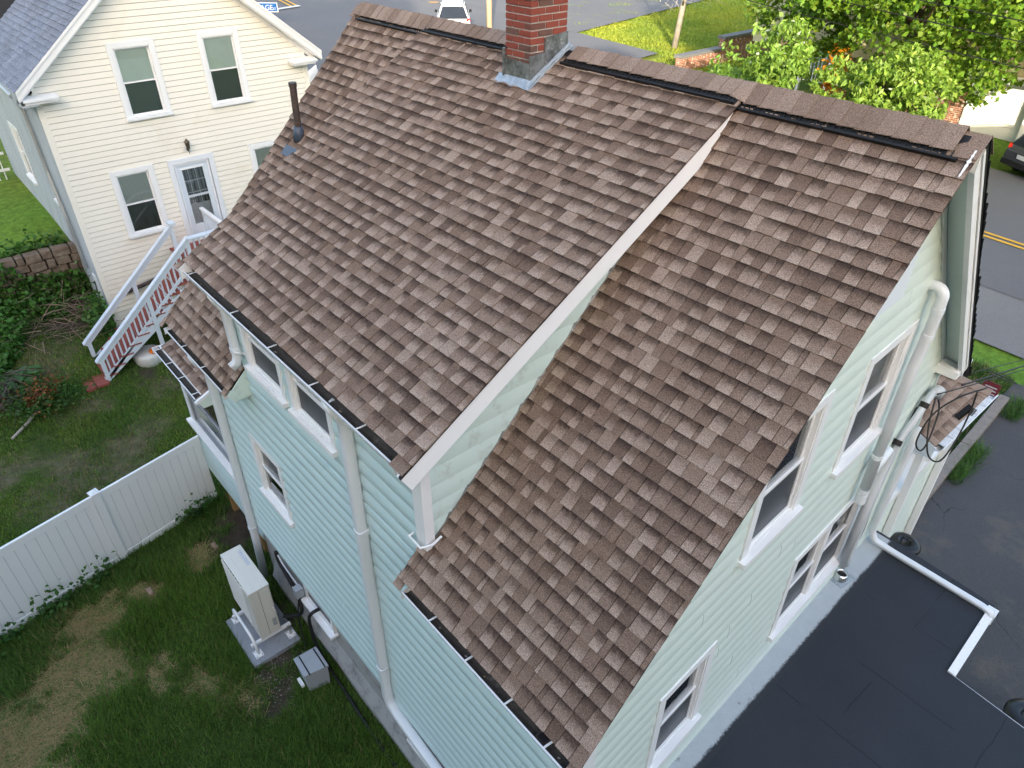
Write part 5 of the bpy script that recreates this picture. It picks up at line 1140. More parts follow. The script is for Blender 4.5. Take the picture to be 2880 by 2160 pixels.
# ------------------------------------------------------------------ driveway side
ti = thing('timber_edging', 'weathered timber edging beams along the driveway grass strip', 'edging', (-.75, 11.5, -4.6))
pts_ = [(-.45, 8.7), (-.61, 10.4), (-.68, 12.4), (-.76, 14.6)]
for (xa, ya), (xb, yb) in zip(pts_[:-1], pts_[1:]):
    za, zb = Gz(xa, ya), Gz(xb, yb)
    B().hexa([(xa-.10, ya+.01, za-.1), (xa+.10, ya+.01, za-.1), (xb+.10, yb-.01, zb-.1), (xb-.10, yb-.01, zb-.1), (xa-.10, ya+.01, za+.19), (xa+.10, ya+.01, za+.19), (xb+.10, yb-.01, zb+.19), (xb-.10, yb-.01, zb+.19)]).build('beam', m_timber, ti, bevel=.012)
def trash_can(x, y, z, label, s=1.0):
    t = thing('trash_can', label, 'trash can', (x, y, z), 'black round trash cans')
    B().lathe([(0, 0), (.20*s, 0), (.235*s, .72*s), (.245*s, .74*s)], (x, y, z), 28).build('can_body', m_bin, t, smooth=True)
    B().lathe([(.262*s, .72*s), (.265*s, .76*s), (.245*s, .80*s), (.20*s, .825*s), (.08*s, .85*s), (.075*s, .835*s), (0, .83*s)], (x, y, z), 28).build('can_lid', m_bin, t, smooth=True)
    B().tube([(x-.07*s, y, z+.845*s), (x-.05*s, y, z+.89*s), (x+.05*s, y, z+.89*s), (x+.07*s, y, z+.845*s)], .014, 8).build('lid_handle', m_bin, t, smooth=True)
m_bin = plain('glossy_black_plastic', (.008, .008, .009), .3, .2, 6, .5)
trash_can(-.19, 8.35, Gz(-.19, 8.35)+.05, 'black round lidded trash can behind the annex roof corner', .95)
trash_can(2.28, 6.75, Gz(2.28, 6.75)+.05, 'black trash can cut off by the right edge of the picture', 1.05)
ys = thing('yard_sign', 'dark red yard sign on a wire stake beside the pavement', 'sign', (-1.0, 14.2, Gz(-1.0, 14.2)))
zs = Gz(-1.0, 14.2)
m_sred = plain('dark_red_sign', (.16, .03, .04), .5, .15, 8, .35); 
B().box(-1.18, -.84, 14.19, 14.2, zs+.25, zs+.62).build('sign_panel', m_sred, ys)
for i in range(3): B().box(-1.13, -.89, 14.184, 14.189, zs+.33+i*.08, zs+.355+i*.08).build('printed_line', m_label, ys)
for x in (-1.15, -.88): B().tube([(x, 14.205, zs-.1), (x, 14.205, zs+.6)], .005, 6).build('stake', m_black, ys)

# ------------------------------------------------------------------ vegetation helpers
nr = np.random.default_rng(11)
def unit(v): return v/np.maximum(1e-9, np.linalg.norm(v, axis=-1, keepdims=True))
def leaf_quads(C, size, up=.5, asp=.55, droop=0.0, r=None, fold=.18):
    r = r or nr; n = len(C); N_ = unit(r.normal(size=(n, 3))+np.array([0, 0, up*2.2])); D = unit(np.cross(N_, unit(r.normal(size=(n, 3)))))
    D[:, 2] -= droop; D = unit(D); S = unit(np.cross(N_, D)); N_ = np.cross(D, S)
    L = (size*(.6+.8*r.random(n)))[:, None]; W = L*asp
    a = C-D*L*.5; t = C+D*L*.5-N_*L*droop*.25; l_ = C-D*L*.02+S*W*.5+N_*L*fold; q = C-D*L*.02-S*W*.5+N_*L*fold
    return np.stack([a, q, t, l_], 1)
def leafcol(n, base, var=.35, warm=0.0, r=None):
    r = r or nr; k_ = (1-var+2*var*r.random(n))[:, None]; c = np.array(base)[None]*k_
    if warm: c = c+(r.random(n)**2)[:, None]*np.array([warm, warm*.6, 0])
    return c
def foliage(name, C, size, cols, parent=None, mat=None, label=None, cat=None, kind=None, **kw):
    me = poly_mesh(name, leaf_quads(C, size, **kw).reshape(-1, 3), 4, cols); o = link(name, me, mat or m_leaf, parent)
    if label: tag(o, label, cat, kind)
    elif kind: o['kind'] = kind
    return o
def clumps(n_c, per, ctr_fn, rad, r=None):
    r = r or nr; cs = np.array([ctr_fn() for _ in range(n_c)]); g = unit(r.normal(size=(n_c, per, 3)))*(r.random((n_c, per, 1))**.45)*np.array([1, 1, .75])
    rr = rad*(.55+.9*r.random((n_c, 1, 1))); P_ = cs[:, None]+g*rr
    shade = .82+.36*np.repeat(r.random(n_c), per)
    return P_.reshape(-1, 3), shade
def limbs(parent, base, top, r0, n, spread, mat, seed, nm='branch'):
    r = random.Random(seed); base = Vector(base); top = Vector(top)
    B().tube([base, base.lerp(top, .4)+Vector((r.uniform(-.1, .1), r.uniform(-.1, .1), 0)), base.lerp(top, .75), top], 1, 9, rs=[r0, r0*.8, r0*.55, r0*.2]).build('trunk', mat, parent, smooth=True)
    for i in range(n):
        t = r.uniform(.3, .9); a = base.lerp(top, t); an_ = r.uniform(0, 6.28); l_ = spread*(1.15-t*.6)*r.uniform(.6, 1.1)
        e = a+Vector((math.cos(an_)*l_, math.sin(an_)*l_, l_*r.uniform(.1, .6))); m_ = a.lerp(e, .5)+Vector((0, 0, .12*l_*r.uniform(-.5, .8)))
        B().tube([a, m_, e], 1, 6, rs=[r0*.38, r0*.22, r0*.06]).build(nm, mat, parent, smooth=True)

# trees across the street
mz = Gz(-11.5, 31)
mt = thing('maple_tree', 'large sunlit maple tree in front of the yellow house across the street', 'tree', (-11.2, 29.5, Gz(-11.2, 29.5)))
limbs(mt, (-11.2, 29.5, Gz(-11.2, 29.5)), (-10.6, 29.0, 7.0), .30, 22, 5.2, m_bark, 8)
def mc():
    while True:
        p = nr.uniform(-1, 1, 3)
        if .25 < np.hypot(np.hypot(p[0], p[1]), p[2]) < 1: return np.array([-9.6+p[0]*8.2, 27.6+p[1]*4.0, 3.3+p[2]*4.5-.10*abs(p[0])])
Pm, sh = clumps(760, 62, mc, .60)
cm = leafcol(len(Pm), (.105, .215, .022), .3, .07)*sh[:, None]
foliage('crown', Pm, .19, cm, mt, up=.12, asp=.8)
dg = thing('dogwood_tree', 'bright green dogwood with drooping leaves and white blossoms behind the ridge', 'tree', (-8.8, 22.8, Gz(-8.8, 22.8)))
limbs(dg, (-8.8, 22.8, Gz(-8.8, 22.8)), (-8.7, 22.8, .4), .10, 14, 1.7, m_bark, 18)
def dc():
    while True:
        p = nr.uniform(-1, 1, 3)
        if np.linalg.norm(p) < 1: return np.array([-8.8+p[0]*2.3, 22.8+p[1]*1.3, -.35+p[2]*1.25+.35*math.sin(p[0]*4)])
Pd, sh = clumps(270, 28, dc, .26)
foliage('crown', Pd, .20, leafcol(len(Pd), (.17, .29, .045), .3, .06)*sh[:, None], dg, up=.25, asp=.42, droop=.9)
Pf = np.array([dc() for _ in range(90)]); foliage('blossoms', Pf, .16, leafcol(90, (.72, .74, .60), .1), dg, kind='stuff', up=1.2, asp=.9)
d2_ = thing('dogwood_tree', 'smaller dogwood with white blossoms left of the brick wall end', 'tree', (-12.7, 22.8, Gz(-12.7, 22.8)))
limbs(d2_, (-12.7, 22.8, Gz(-12.7, 22.8)), (-12.6, 22.8, 1.0), .09, 14, 1.0, m_bark, 28)
def dc2():
    while True:
        p = nr.uniform(-1, 1, 3)
        if np.linalg.norm(p) < 1: return np.array([-12.6+p[0]*1.15, 22.8+p[1]*1.1, -.05+p[2]*1.55])
Pd, sh = clumps(130, 26, dc2, .24)
foliage('crown', Pd, .22, leafcol(len(Pd), (.15, .275, .045), .3, .05)*sh[:, None], d2_, up=.25, asp=.42, droop=.9)
Pf = np.array([dc2() for _ in range(70)]); foliage('blossoms', Pf, .15, leafcol(70, (.72, .74, .60), .1), d2_, kind='stuff', up=1.2, asp=.9)
for i, (bx_, by_, bz_, lab) in enumerate(((-14.9, 22.8, -.35, 'thin leafy shoot rising over the ridge left of the brick wall'), (-13.9, 22.6, -.75, 'short leafy shoot in front of the brick wall'))):
    sh_ = thing('shrub_shoot', lab, 'shrub', (bx_, by_, Gz(bx_, by_))); B().tube([(bx_, by_, Gz(bx_, by_)), (bx_, by_, bz_+.3)], .02, 6).build('stem', m_bark, sh_)
    C_ = np.array([[bx_+nr.normal()*.28, by_+nr.normal()*.25, bz_+nr.uniform(-.9, .55)] for _ in range(16)]); P_ = (C_[:, None]+nr.normal(size=(16, 14, 3))*.12).reshape(-1, 3)
    foliage('leaves', P_, .20, leafcol(len(P_), (.13, .26, .04), .3, .04), sh_, up=.25, asp=.45, droop=.9)
# bare grey tree on the far lawn
bt_ = thing('bare_tree', 'pale bare tree with wispy twigs on the far lawn', 'tree', (-24.6, 32.6, Gz(-24.6, 32.6)))
limbs(bt_, (-24.6, 32.6, Gz(-24.6, 32.6)), (-24.2, 33.0, 4.2), .17, 16, 1.6, m_palebark, 38)
tw = []
for i in range(260):
    a = np.array([-24.4+nr.normal()*1.1, 32.8+nr.normal()*1.0, nr.uniform(-.2, 3.4)]); d = unit(nr.normal(size=3)+np.array([0, 0, .2]))*nr.uniform(.4, 1.0); s = unit(np.cross(d, nr.normal(size=3)))*.014
    tw.append([a-s, a+s, a+d])
link('twigs', poly_mesh('twigs', np.array(tw).reshape(-1, 3), 3, leafcol(260, (.36, .33, .29), .2)), m_twig, bt_, kind='stuff')
# brick retaining wall at the far lawn, two steps
bw = thing('brick_retaining_wall', 'stepped brick retaining wall with grey coping beside the far lawn', 'wall', (-21.2, 33, Gz(-21.2, 33)))
for (ya, yb, zt) in ((28.5, 31.9, -1.75), (31.9, 36.5, -1.25)):
    B().box(-21.3, -21.0, ya, yb, -3.4, zt).build('brickwork', m_farbrick, bw); B().box(-21.42, -20.92, ya-.03, yb+.03, zt, zt+.12).build('coping', m_apron, bw)
# yellow house with garage across the street
yh = thing('yellow_house', 'yellow house on a brick base with a white garage door across the street', 'house', (-9, 35, -2.6))
HY = 31.2; zg = Gz(-8, HY)
B().box(-15, -4.0, HY, HY+.3, zg-.3, -1.0).build('brick_base', m_farbrick, yh)
mp_y = lambda u, z, o: (u, HY-.02-o, z)
yw_ = B().box(-19, -2.0, HY+.05, HY+7, -1.0, 4.2).build('upper_wall', m_yhouse, yh)
siding(yw_, lambda u, z, o: (u, HY+.05-o, z), -1.0, 4.0, .16, lambda z: (-19, -2.0), [(-12.6, -11.6, .5, 2.0), (-9.6, -8.6, .5, 2.0)], m_yhouse, 40, 71)
for u in (-12.6, -9.6): window(yh, lambda a, z, o: (a, HY+.05-o, z), u, u+1.0, .5, 2.0, cw=.1)
gd = B().box(-8.85, -6.6, HY-.06, HY-.01, zg-.1, -.95).build('garage_door', m_white, yh)
for i in range(4): B().box(-8.80, -6.65, HY-.08, HY-.06, zg+.03+i*.40, zg+.38+i*.40).build('door_panel', m_white, gd)
B().box(-6.6, -6.2, HY-.35, HY+.02, zg-.2, -.9).build('garage_pier', m_white, yh)
B().box(-9.3, -5.8, HY-.5, HY+.05, -.95, -.75).build('garage_hood', m_white, yh)
rp = thing('white_porch_rail', 'white porch railing seen through the trees across the street', 'railing', (-14.5, 30, -2.5))
for i in range(6): B().box(-15.4+i*.16, -15.36+i*.16, 29.9, 29.94, -1.9, -1.0).build('baluster', m_white, rp)
B().box(-15.5, -14.2, 29.86, 29.98, -1.0, -.92).build('handrail', m_white, rp); B().box(-15.5, -14.2, 29.88, 29.96, -1.95, -1.88).build('bottom_rail', m_white, rp)
for x in (-15.5, -14.2): B().box(x-.06, x+.06, 29.86, 29.98, Gz(x, 29.9), 1.5).build('post', m_white, rp)
m_oleaf = None
ob = thing('orange_shrub', 'glowing orange leaved shrub under the maple', 'shrub', (-12.6, 25.8, Gz(-12.6, 25.8)))
B().tube([(-12.6, 25.8, Gz(-12.6, 25.8)), (-12.6, 25.8, -.8)], .03, 6).build('stem', m_bark, ob)
C_ = np.array([[-11.9+nr.normal()*.24, 25.8+nr.normal()*.25, -.75+nr.normal()*.45] for _ in range(520)]); foliage('leaves', C_, .17, leafcol(520, (.52, .21, .01), .25), ob)
# overhead street wires
for i, (za, zb_, lab) in enumerate(((3.4, 1.9, 'top overhead wire crossing in front of the maple'), (2.6, 1.2, 'second overhead wire crossing in front of the maple'), (2.1, .7, 'third overhead wire crossing in front of the maple'), (1.3, .2, 'lowest overhead wire crossing in front of the maple'))):
    tag(B().tube(sag((-28, 27.5, za+1.2), (12, 20.0, zb_+.4), .5, 20), .016, 6).build('overhead_wire', m_rubber, None), lab, 'wire')
# ------------------------------------------------------------------ cars
m_glassdark = plain('car_glass', (.015, .02, .028), .08, .2, 2, .6); m_tyre = plain('tyre', (.015, .015, .015), .8, .2, 10, .2)
m_carw = plain('white_car_paint', (.74, .75, .76), .2, .02, 1, .6); m_card = plain('dark_car_paint', (.045, .05, .058), .22, .1, 1, .6); m_red = plain('tail_lamp_red', (.45, .015, .012), .2, .1, 4, .5); m_plate = plain('number_plate', (.6, .62, .62), .4, .1, 10, .4)
def car(label, loc, heading, paint):
    t = thing('parked_car', label, 'car', loc)
    ca, sa = math.cos(heading), math.sin(heading)
    W_ = lambda p: (loc[0]+p[0]*ca-p[1]*sa, loc[1]+p[0]*sa+p[1]*ca, loc[2]+p[2])
    def loft(name, secs, mat, smooth=True, par=t):
        b = B(); kk = len(secs[0])
        for s in secs: b.v += [W_(p) for p in s]
        for i in range(len(secs)-1):
            for j in range(kk): a = i*kk+j; c = i*kk+(j+1) % kk; b.f.append((a, c, c+kk, a+kk))
        b.f.append(tuple(range(kk-1, -1, -1))); b.f.append(tuple(range((len(secs)-1)*kk, len(secs)*kk))); return b.build(name, mat, par, smooth=False, bevel=.03)
    def sec(x, w0, w1, z0, z1): return [(x, -w0, z0), (x, -w1, z0+(z1-z0)*.55), (x, -w1*.95, z1), (x, w1*.95, z1), (x, w1, z0+(z1-z0)*.55), (x, w0, z0)]
    loft('body', [sec(-2.25, .78, .82, .38, .85), sec(-2.1, .86, .90, .28, .98), sec(-1.0, .88, .92, .24, 1.00), sec(.8, .88, .92, .24, 1.0), sec(1.7, .86, .88, .26, .93), sec(2.2, .72, .76, .34, .80)], paint)
    loft('roof', [[(-1.75, -.60, 1.52), (-1.75, .60, 1.52), (-1.70, .58, 1.58), (-1.70, -.58, 1.58)], [(-1.0, -.66, 1.60), (-1.0, .66, 1.60), (-1.0, .62, 1.67), (-1.0, -.62, 1.67)], [(.2, -.64, 1.57), (.2, .64, 1.57), (.2, .60, 1.63), (.2, -.60, 1.63)]], paint)
    loft('windows', [[(-2.12, -.78, .97), (-2.12, .78, .97), (-1.72, .58, 1.53), (-1.72, -.58, 1.53)], [(-1.0, -.86, .98), (-1.0, .86, .98), (-1.0, .65, 1.61), (-1.0, -.65, 1.61)], [(.25, -.86, .98), (.25, .86, .98), (.22, .63, 1.58), (.22, -.63, 1.58)], [(1.0, -.80, .97), (1.0, .80, .97), (.85, .66, 1.08), (.85, -.66, 1.08)]], m_glassdark)
    for s in (-1, 1):
        B().tube([W_((-1.55, s*.56, 1.65)), W_((-1.4, s*.58, 1.71)), W_((-.2, s*.58, 1.71)), W_((0, s*.56, 1.65))], .022, 8).build('roof_rail', m_black, t)
        B().tube([W_((-2.02, s*.78, .99)), W_((-1.70, s*.60, 1.54))], .05, 8).build('pillar', paint, t)
        B().tube([W_((.55, s*.88, 1.0)), W_((.52, s*1.02, 1.05))], .07, 8).build('wing_mirror', m_black, t)
        B().bar(W_((-2.20, s*.72, .88)), W_((-2.02, s*.86, .92)), .10, .16).build('tail_lamp', m_red, t)
        B().bar(W_((2.1, s*.6, .72)), W_((1.9, s*.8, .76)), .10, .12).build('headlight', m_plate, t)
        for x in (-1.35, 1.35):
            wh = B().tube([W_((x, s*.72, .32)), W_((x, s*.93, .32))], .33, 20).build('wheel', m_tyre, t); B().tube([W_((x, s*.925, .32)), W_((x, s*.94, .32))], .20, 14).build('rim', m_grey_metal, wh)
    B().bar(W_((-2.27, -.25, .72)), W_((-2.27, .25, .72)), .02, .13).build('number_plate', m_plate, t)
    B().bar(W_((-2.26, -.80, .45)), W_((-2.26, .80, .45)), .08, .16).build('bumper', m_black, t)
cxy = (-33.7, 24.4); car('white wagon with black roof rails parked at the junction', (*cxy, Gz(*cxy)+.11), R(143), m_carw)
cxy = (-4.06, 28.7); car('dark grey car with red tail lamp at the right edge', (*cxy, Gz(*cxy)+.06), R(62), m_card)
# utility pole by the white wagon
tag(B().tube([(-33.0, 26.4, Gz(-33, 26.4)-.3), (-33.0, 26.4, 9.0)], .17, 14).build('utility_pole', plain('pale_pole_wood', (.52, .43, .30), .8, .15, 3, .15, streak=True), None, smooth=True), 'pale wooden utility pole beside the white wagon', 'pole')
tag(B().lathe([(0, .02), (.36, .02), (.37, 0)], (-42.0, 29.0, Gz(-42, 29)+.11), 20).build('manhole_cover', m_wood, None), 'rusty manhole cover in the tan road behind the ridge', 'manhole cover')
# street name sign
sg = thing('street_sign', 'blue street name sign half hidden behind the cream house gable', 'sign', (-41.7, 16.5, Gz(-41.7, 16.5)))
m_blue = plain('sign_blue', (.01, .13, .42), .4, .05, 4, .4)
sv = Vector((.656, .755, 0)).normalized(); sp0 = Vector((-41.2, 17.1, -.63)); sn = Vector((sv.y, -sv.x, 0))
B().tube([(-41.7, 16.5, Gz(-41.7, 16.5)), (-41.7, 16.5, -.6)], .04, 8).build('sign_post', m_grey_metal, sg)
def sq(u, z, o): return tuple(sp0+sv*u+Vector((0, 0, z))+sn*o)
B().hexa([sq(-1.5, -.24, -.01), sq(.50, -.24, -.01), sq(.50, .24, -.01), sq(-1.5, .24, -.01), sq(-1.5, -.24, .01), sq(.50, -.24, .01), sq(.50, .24, .01), sq(-1.5, .24, .01)]).build('sign_border', m_white, sg)
B().hexa([sq(-1.46, -.20, .011), sq(.46, -.20, .011), sq(.46, .20, .011), sq(-1.46, .20, .011), sq(-1.46, -.20, .014), sq(.46, -.20, .014), sq(.46, .20, .014), sq(-1.46, .20, .014)]).build('sign_face', m_blue, sg)
for body, size, u in (('COTTAGE', .36, -1.44), ('ST', .17, .23)):
    fc = bpy.data.curves.new('lettering', 'FONT'); fc.body = body; fc.size = size; fc.extrude = .003
    tmp = bpy.data.objects.new('lettering_curve', fc); COL.objects.link(tmp); dg_ = bpy.context.evaluated_depsgraph_get(); me_ = bpy.data.meshes.new_from_object(tmp.evaluated_get(dg_)); bpy.data.objects.remove(tmp)
    M_ = Matrix((( sv.x, 0, sn.x, 0), (sv.y, 0, sn.y, 0), (0, 1, 0, 0), (0, 0, 0, 1))); M_.translation = Vector(sq(u, -.13, .017)); me_.transform(M_); link('lettering', me_, m_white, sg)
# white picket fences near the cream house
def picket(a, b_, label):
    a = Vector(a); b_ = Vector(b_); n = int((b_-a).length/.17); t = thing('picket_fence', label, 'fence', a)
    for i in range(n):
        p = a.lerp(b_, i/n); z = Gz(p.x, p.y); B().bar((p.x, p.y, z), (p.x, p.y, z+1.05), .07, .025, (b_-a)).build('picket', m_white, t)
    for h in (.3, .8): B().bar((a.x, a.y, Gz(a.x, a.y)+h), (b_.x, b_.y, Gz(b_.x, b_.y)+h), .03, .08).build('rail', m_white, t)
picket((-26.0, 10.6, 0), (-28.6, 13.2, 0), 'white picket fence peeping past the right corner of the cream house')
picket((-25.2, -2.2, 0), (-25.2, .6, 0), 'white picket fence at the left edge beyond the cream house')

# ------------------------------------------------------------------ left bank: stone wall, brush, weeds
sw_ = thing('stone_wall', 'rough field stone retaining wall overgrown with vines', 'wall', (-19, -2, -3.9))
rs_ = random.Random(6)
for row in range(6):
    y = -7.0+rs_.uniform(0, .3)
    while y < .72:
        L_ = rs_.uniform(.18, .42); h_ = .235; z0 = -3.95+row*.232; xj = rs_.uniform(-.06, .06)
        V_ = []
        for zz, sc_ in ((z0+.01, .96), (z0+h_*.5, 1.03), (z0+h_-.012, .86)):
            for xx, yy_ in ((-19.15, y+.01), (-18.86+xj, y+.015), (-18.86+xj, y+L_-.015), (-19.15, y+L_-.01)):
                V_.append((xx+rs_.uniform(-.02, .02)+(.03*(sc_-.95)), yy_+rs_.uniform(-.012, .012), zz+rs_.uniform(-.02, .02)))
        b = B(); b.v = V_; b.f = [(3, 2, 1, 0), (8, 9, 10, 11)]+[(r*4+i, r*4+(i+1) % 4, r*4+4+(i+1) % 4, r*4+4+i) for r in range(2) for i in range(4)]
        b.build('stone', m_stone, sw_, bevel=.02); y += L_
def weed_field(n, fn, size, base, name, label, cat, kind='stuff', **kw):
    C_ = np.array([fn() for _ in range(n)]); return foliage(name, C_, size, leafcol(len(C_), base, .45, kw.pop('warm', .02)), None, label=label, cat=cat, kind=kind, **kw)
def on_ground(x, y, h): return [x, y, Gz(x, y)+h]
def f1():
    while True:
        x = nr.uniform(-19.3, -15.6); y = nr.uniform(-4.5, .6); d = vnoise(np.array([x]), np.array([y]), 1.1, 21)[0]
        lim = -.9-(x+19)*.55
        if y < lim+.9*d or (x < -18.0 and d > .35): return on_ground(x, y, abs(nr.normal())*.34*d+.03)
weed_field(22000, f1, .12, (.055, .155, .026), 'ground_cover', 'dense leafy weeds and ivy on the bank left of the cream house', 'weeds', up=.8, asp=.75)
def f2():
    y = nr.uniform(-6, .70); d = vnoise(np.array([y]), np.array([y*.3]), 1.6, 9)[0]; return [-18.78+abs(nr.normal())*.10, y, -3.95+nr.uniform(0, 1.5)*(.25+.9*d)]
weed_field(2600, f2, .12, (.052, .145, .026), 'wall_vines', 'green vines trailing over the field stone wall', 'vines', up=.3, asp=.85)
def f3(): x = -16.95+abs(nr.normal())*.25; return [x-.9*nr.random(), .66-abs(nr.normal())*.22, Gz(x, .5)+abs(nr.normal())*.45]
weed_field(900, f3, .10, (.055, .15, .027), 'corner_weeds', 'weeds growing up the corner of the cream house', 'weeds', up=.6, asp=.8)
# red and green shrub in the lawn
shb = thing('azalea_bush', 'low shrub with red brown and green leaves on the lawn', 'shrub', (-14.95, -1.45, -4.65))
limbs(shb, (-14.95, -1.45, -4.68), (-14.95, -1.45, -4.2), .03, 10, .55, m_bark, 51, 'branch')
C_ = np.array([[-14.95+nr.normal()*.30, -1.45+nr.normal()*.36, -4.42+abs(nr.normal())*.20] for _ in range(2300)]); cc = leafcol(2300, (.05, .12, .02), .4); hot = (vnoise(C_[:, 0], C_[:, 1], 3.3, 14) > .5) & (C_[:, 2] > -4.32)
cc[hot] = leafcol(int(hot.sum()), (.22, .085, .03), .35); foliage('leaves', C_, .075, cc, shb, up=.6, asp=.6)
bl = thing('broad_leaf_plant', 'plant with long paired broad leaves at the left edge', 'plant', (-16.4, -2.1, -4.35))
for j in range(5):
    a_ = -.3+.45*j; P0 = Vector((-16.4, -2.15, -4.2)); d_ = Vector((math.cos(a_)*.7+.3, math.sin(a_), .35)).normalized(); pts = [P0+d_*s+Vector((0, 0, -.35*s*s)) for s in (0, .25, .5, .75, .95)]
    B().tube(pts, .012, 5).build('stem', m_leaf if False else m_bark, bl)
    C_ = np.array([[*(pts[0].lerp(pts[-1], t)+Vector((-d_.y, d_.x, .1))*s*.12)] for t in (.35, .5, .65, .8, .95, 1.05) for s in (-1, 1)]); foliage('leaves', C_, .26, leafcol(len(C_), (.075, .17, .055), .15), bl, up=2.0, asp=.42)
# brush pile
def brush(name, label, ctr, rad, n, base, lmin=.4, lmax=1.2, w_=.006, lift=.25):
    T = []
    for i in range(n):
        x = ctr[0]+nr.normal()*rad[0]; y = ctr[1]+nr.normal()*rad[1]; a = np.array(on_ground(x, y, .03+abs(nr.normal())*lift)); d = unit(np.array([nr.normal(), nr.normal()*1.6, nr.normal()*.22]))*nr.uniform(lmin, lmax)
        s = unit(np.cross(d, np.array([0, 0, 1.])+.3*nr.normal(size=3)))*w_*nr.uniform(.6, 1.8); m_ = a+d*.5+np.array([0, 0, .05*nr.normal()])
        T.append([a-s, a+s, m_+s, m_-s]); T.append([m_-s, m_+s, a+d+s*.3, a+d-s*.3])
    me = poly_mesh(name, np.array(T).reshape(-1, 3), 4, np.repeat(leafcol(n, base, .35), 2, 0)); tag(link(name, me, m_twig), label, 'brush', 'stuff')
brush('brush_pile', 'tangle of dry brown branches below the stone wall', (-17.9, -.45), (.55, .8), 230, (.20, .145, .10))
brush('brush_pile', 'heap of dark dead twigs beside the azalea shrub', (-15.5, -2.15), (.28, .3), 160, (.11, .085, .075), .3, .8)
lg = tag(B().tube([(-14.3, -2.35, -4.62), (-14.55, -1.95, -4.52), (-14.8, -1.7, -4.45)], .03, 8).build('dead_branch', m_palebark, None), 'pale dead branch leaning by the azalea shrub', 'branch')

# ------------------------------------------------------------------ grass blades
def inside_visible(x, y, z, pad=60):
    d = np.stack([x-CAM.x, y-CAM.y, z-CAM.z], -1); dep = d@np.array(_fw); px = 1440+FPX*(d@np.array(_r2))/dep; py = 1080-FPX*(d@np.array(_u2))/dep
    return (dep > 0) & (px > -pad) & (px < 2880+pad) & (py > -pad) & (py < 2160+pad)
def blades(n, x0, x1, y0, y1, hmin, hmax, keep, name, label, wd=.006, seed=1, lean=.55, colf=None):
    r = np.random.default_rng(seed); x = r.uniform(x0, x1, n); y = r.uniform(y0, y1, n); z = G(x, y)
    ok = inside_visible(x, y, z) & keep(x, y, r); x, y, z = x[ok], y[ok], z[ok]; n = len(x)
    tall = .55+.9*vnoise(x, y, 1.4, 31); h = r.uniform(hmin, hmax, n)*tall; st = blob(x, y, STRAW) > .35; h = np.where(st, h*.8, h)
    ang = r.uniform(0, 6.283, n)+2*vnoise(x, y, 1.1, 40); ln = lean*h*(.3+r.random(n)); ln = np.where(st, h*2.2, ln); h = np.where(st, h*.35+.01, h)
    base = np.stack([x, y, z-.01], -1); tip = base+np.stack([np.cos(ang)*ln, np.sin(ang)*ln, h], -1); wv = np.stack([-np.sin(ang), np.cos(ang), np.zeros(n)], -1)*(wd*(.6+.9*r.random(n)))[:, None]
    V_ = np.stack([base-wv, base+wv, tip], 1); cols = (colf or grasscol)(x, y, r.random(n))
    return tag(link(name, poly_mesh(name, V_.reshape(-1, 3), 3, cols), m_grass), label, 'grass', 'stuff')
def clear(x, y):
    pad = (x > -7.2) & (x < -6.0) & (y > -.74) & (y < .12); hs = (y > .30) & (x > -7.65); return ~(pad | hs)
soilp = lambda x, y, r: r.random(len(x)) > np.clip(blob(x, y, SOIL)*1.15, 0, 1)
fenx = lambda y: fa.x+(y-fa.y)*(fb_.x-fa.x)/(fb_.y-fa.y)
blades(210000, -10.2, -2.6, -6.2, .6, .06, .17, lambda x, y, r: (x > fenx(y)+.02) & clear(x, y) & soilp(x, y, r), 'lawn_grass', 'shaggy dark green grass with straw patches in the near yard', .0055, 2, .8)
blades(200000, -19, -9.7, -5.5, 2.6, .03, .085, lambda x, y, r: (x < fenx(y)-.02) & soilp(x, y, r) & (r.random(len(x)) > blob(x, y, BARE)*.55), 'lawn_grass', 'short worn lawn behind the white fence', .0065, 3, .7)
blades(9000, -10.4, -8.6, -5.5, .5, .15, .42, lambda x, y, r: (np.abs(x-fenx(y)-.14) < .13) & (vnoise(x, y, 1.2, 77) > .42), 'tall_grass', 'tall tufts of grass along the foot of the white fence', .006, 4, .5)
blades(16000, -1.9, -.55, 7.6, 15.6, .08, .26, lambda x, y, r: (x < -.60-(y-8.6)*.04), 'strip_grass', 'rough grass strip between the porch and the timber edging', .008, 5, .8, lambda x, y, q: np.where((q > .8)[:, None], np.array([.30, .24, .12]), np.array([.05, .115, .022])*(.6+.9*q)[:, None]))
blades(3500, -.62, -.30, 11.2, 15.0, .08, .28, lambda x, y, r: vnoise(x, y, 1.5, 5) > .4, 'edge_grass', 'grass tufts on the driveway side of the timber edging', .008, 6, .9, lambda x, y, q: np.array([.055, .13, .022])*(.6+.9*q)[:, None])
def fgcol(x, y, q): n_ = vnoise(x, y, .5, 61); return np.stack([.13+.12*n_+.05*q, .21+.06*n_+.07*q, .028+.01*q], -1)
blades(90000, -37, -20, 24, 52, .06, .16, lambda x, y, r: (x > -36.5-(y-30)*.19) & ~((y < 30.6) & (x < -23.5)), 'far_lawn_grass', 'sunlit green grass of the far lawn', .035, 7, .6, fgcol)
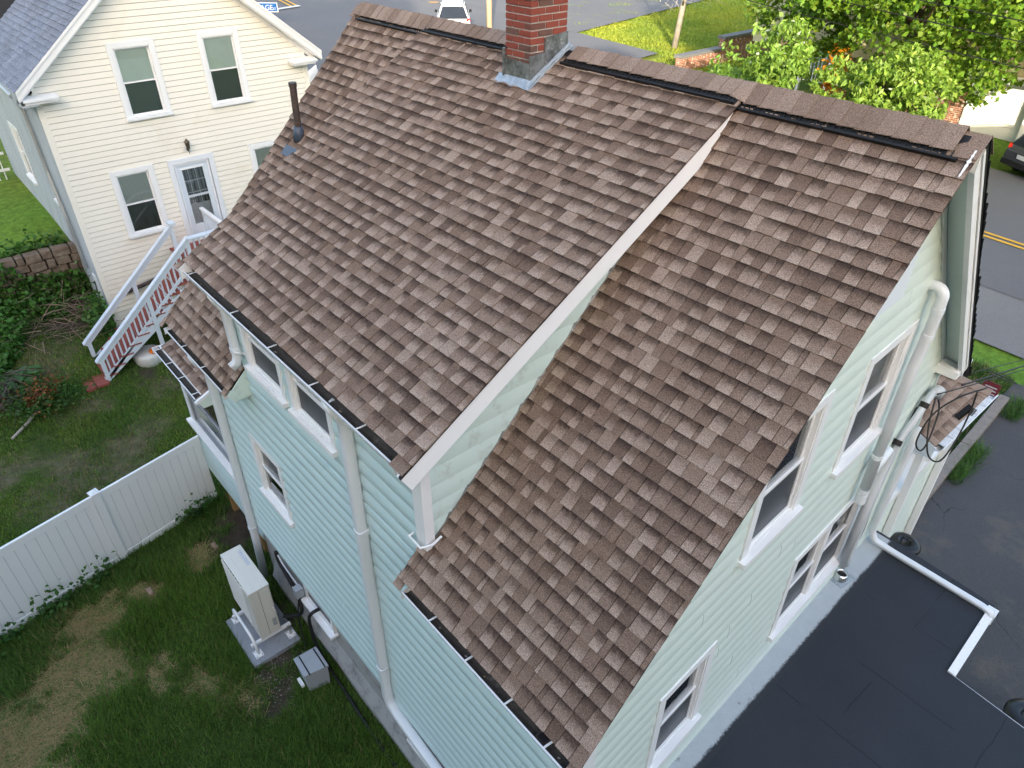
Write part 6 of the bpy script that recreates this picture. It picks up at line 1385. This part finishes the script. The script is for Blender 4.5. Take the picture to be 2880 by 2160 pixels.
# weeds by the fence and heat pump
def f5():
    s = nr.choice([.35, .7, 2.5, 3.1, 3.4, 4.0, 4.6])+nr.normal()*.14; p = fa+fd*s; return [p.x+.12+abs(nr.normal())*.10, p.y, -5.02+abs(nr.normal())*.22]
weed_field(420, f5, .085, (.035, .115, .022), 'fence_weeds', 'broad leaved weeds at the foot of the white fence', 'weeds', up=.9, asp=.7)
# gravel and stones near the pad
gv = []
for i in range(700):
    x = -5.75+nr.normal()*.35; y = -.50+nr.normal()*.22
    if -7.2 < x < -6.0: continue
    s = nr.uniform(.006, .017); c = np.array(on_ground(x, y, s*.4)); t_ = unit(nr.normal(size=(4, 3)))*s; gv.append([c+t_[0], c+t_[1], c+t_[2]]); gv.append([c+t_[0], c+t_[2], c+t_[3]]); gv.append([c+t_[1], c+t_[2], c+t_[3]])
tag(link('gravel', poly_mesh('gravel', np.array(gv).reshape(-1, 3), 3, leafcol(len(gv), (.30, .27, .25), .4)), m_twig), 'scattered gravel on bare soil beside the pad', 'gravel', 'stuff')
for i, (x, y, lab) in enumerate(((-8.9, -.18, 'tan brick lying in the grass near the porch corner'), (-8.62, -1.46, 'small tan stone lying in the near grass'))):
    tag(B().hexa([(x-.10, y-.05, -5.06), (x+.10, y-.03, -5.06), (x+.08, y+.06, -5.06), (x-.11, y+.05, -5.06), (x-.09, y-.045, -4.97), (x+.095, y-.025, -4.98), (x+.075, y+.05, -4.97), (x-.10, y+.045, -4.98)]).build('stone', plain('tan_stone', (.28, .20, .15), .9, .2, 10, .1), None, bevel=.015), lab, 'stone')

# ------------------------------------------------------------------ unseen belt of trees added behind the camera, shaped to shade the houses
n = 80000; sw2 = nr.uniform(-75, 70, n)      # belt lies across the low sun, taller on its left
topz = np.interp(sw2, [-75, -8, -5, 5, 9, 70], [21.5, 21.5, 17.2, 17.0, 12.2, 11.0])+1.3*vnoise(sw2, sw2*.1, .22, 3)+.8*vnoise(sw2, sw2*.2, .6, 4)
zw = -5.3+(topz+5.3)*nr.random(n)**.8; tw_ = -30+nr.normal(size=n)*1.7
Cw = np.stack([-.75*tw_+.66*sw2, .66*tw_+.75*sw2, zw], -1)
foliage('added_shade_belt', Cw, 1.3, leafcol(n, (.05, .095, .022), .35), None, label='unseen tall belt of trees added behind the viewer to shade the houses', cat='trees', kind='stuff', up=.1, asp=.9)
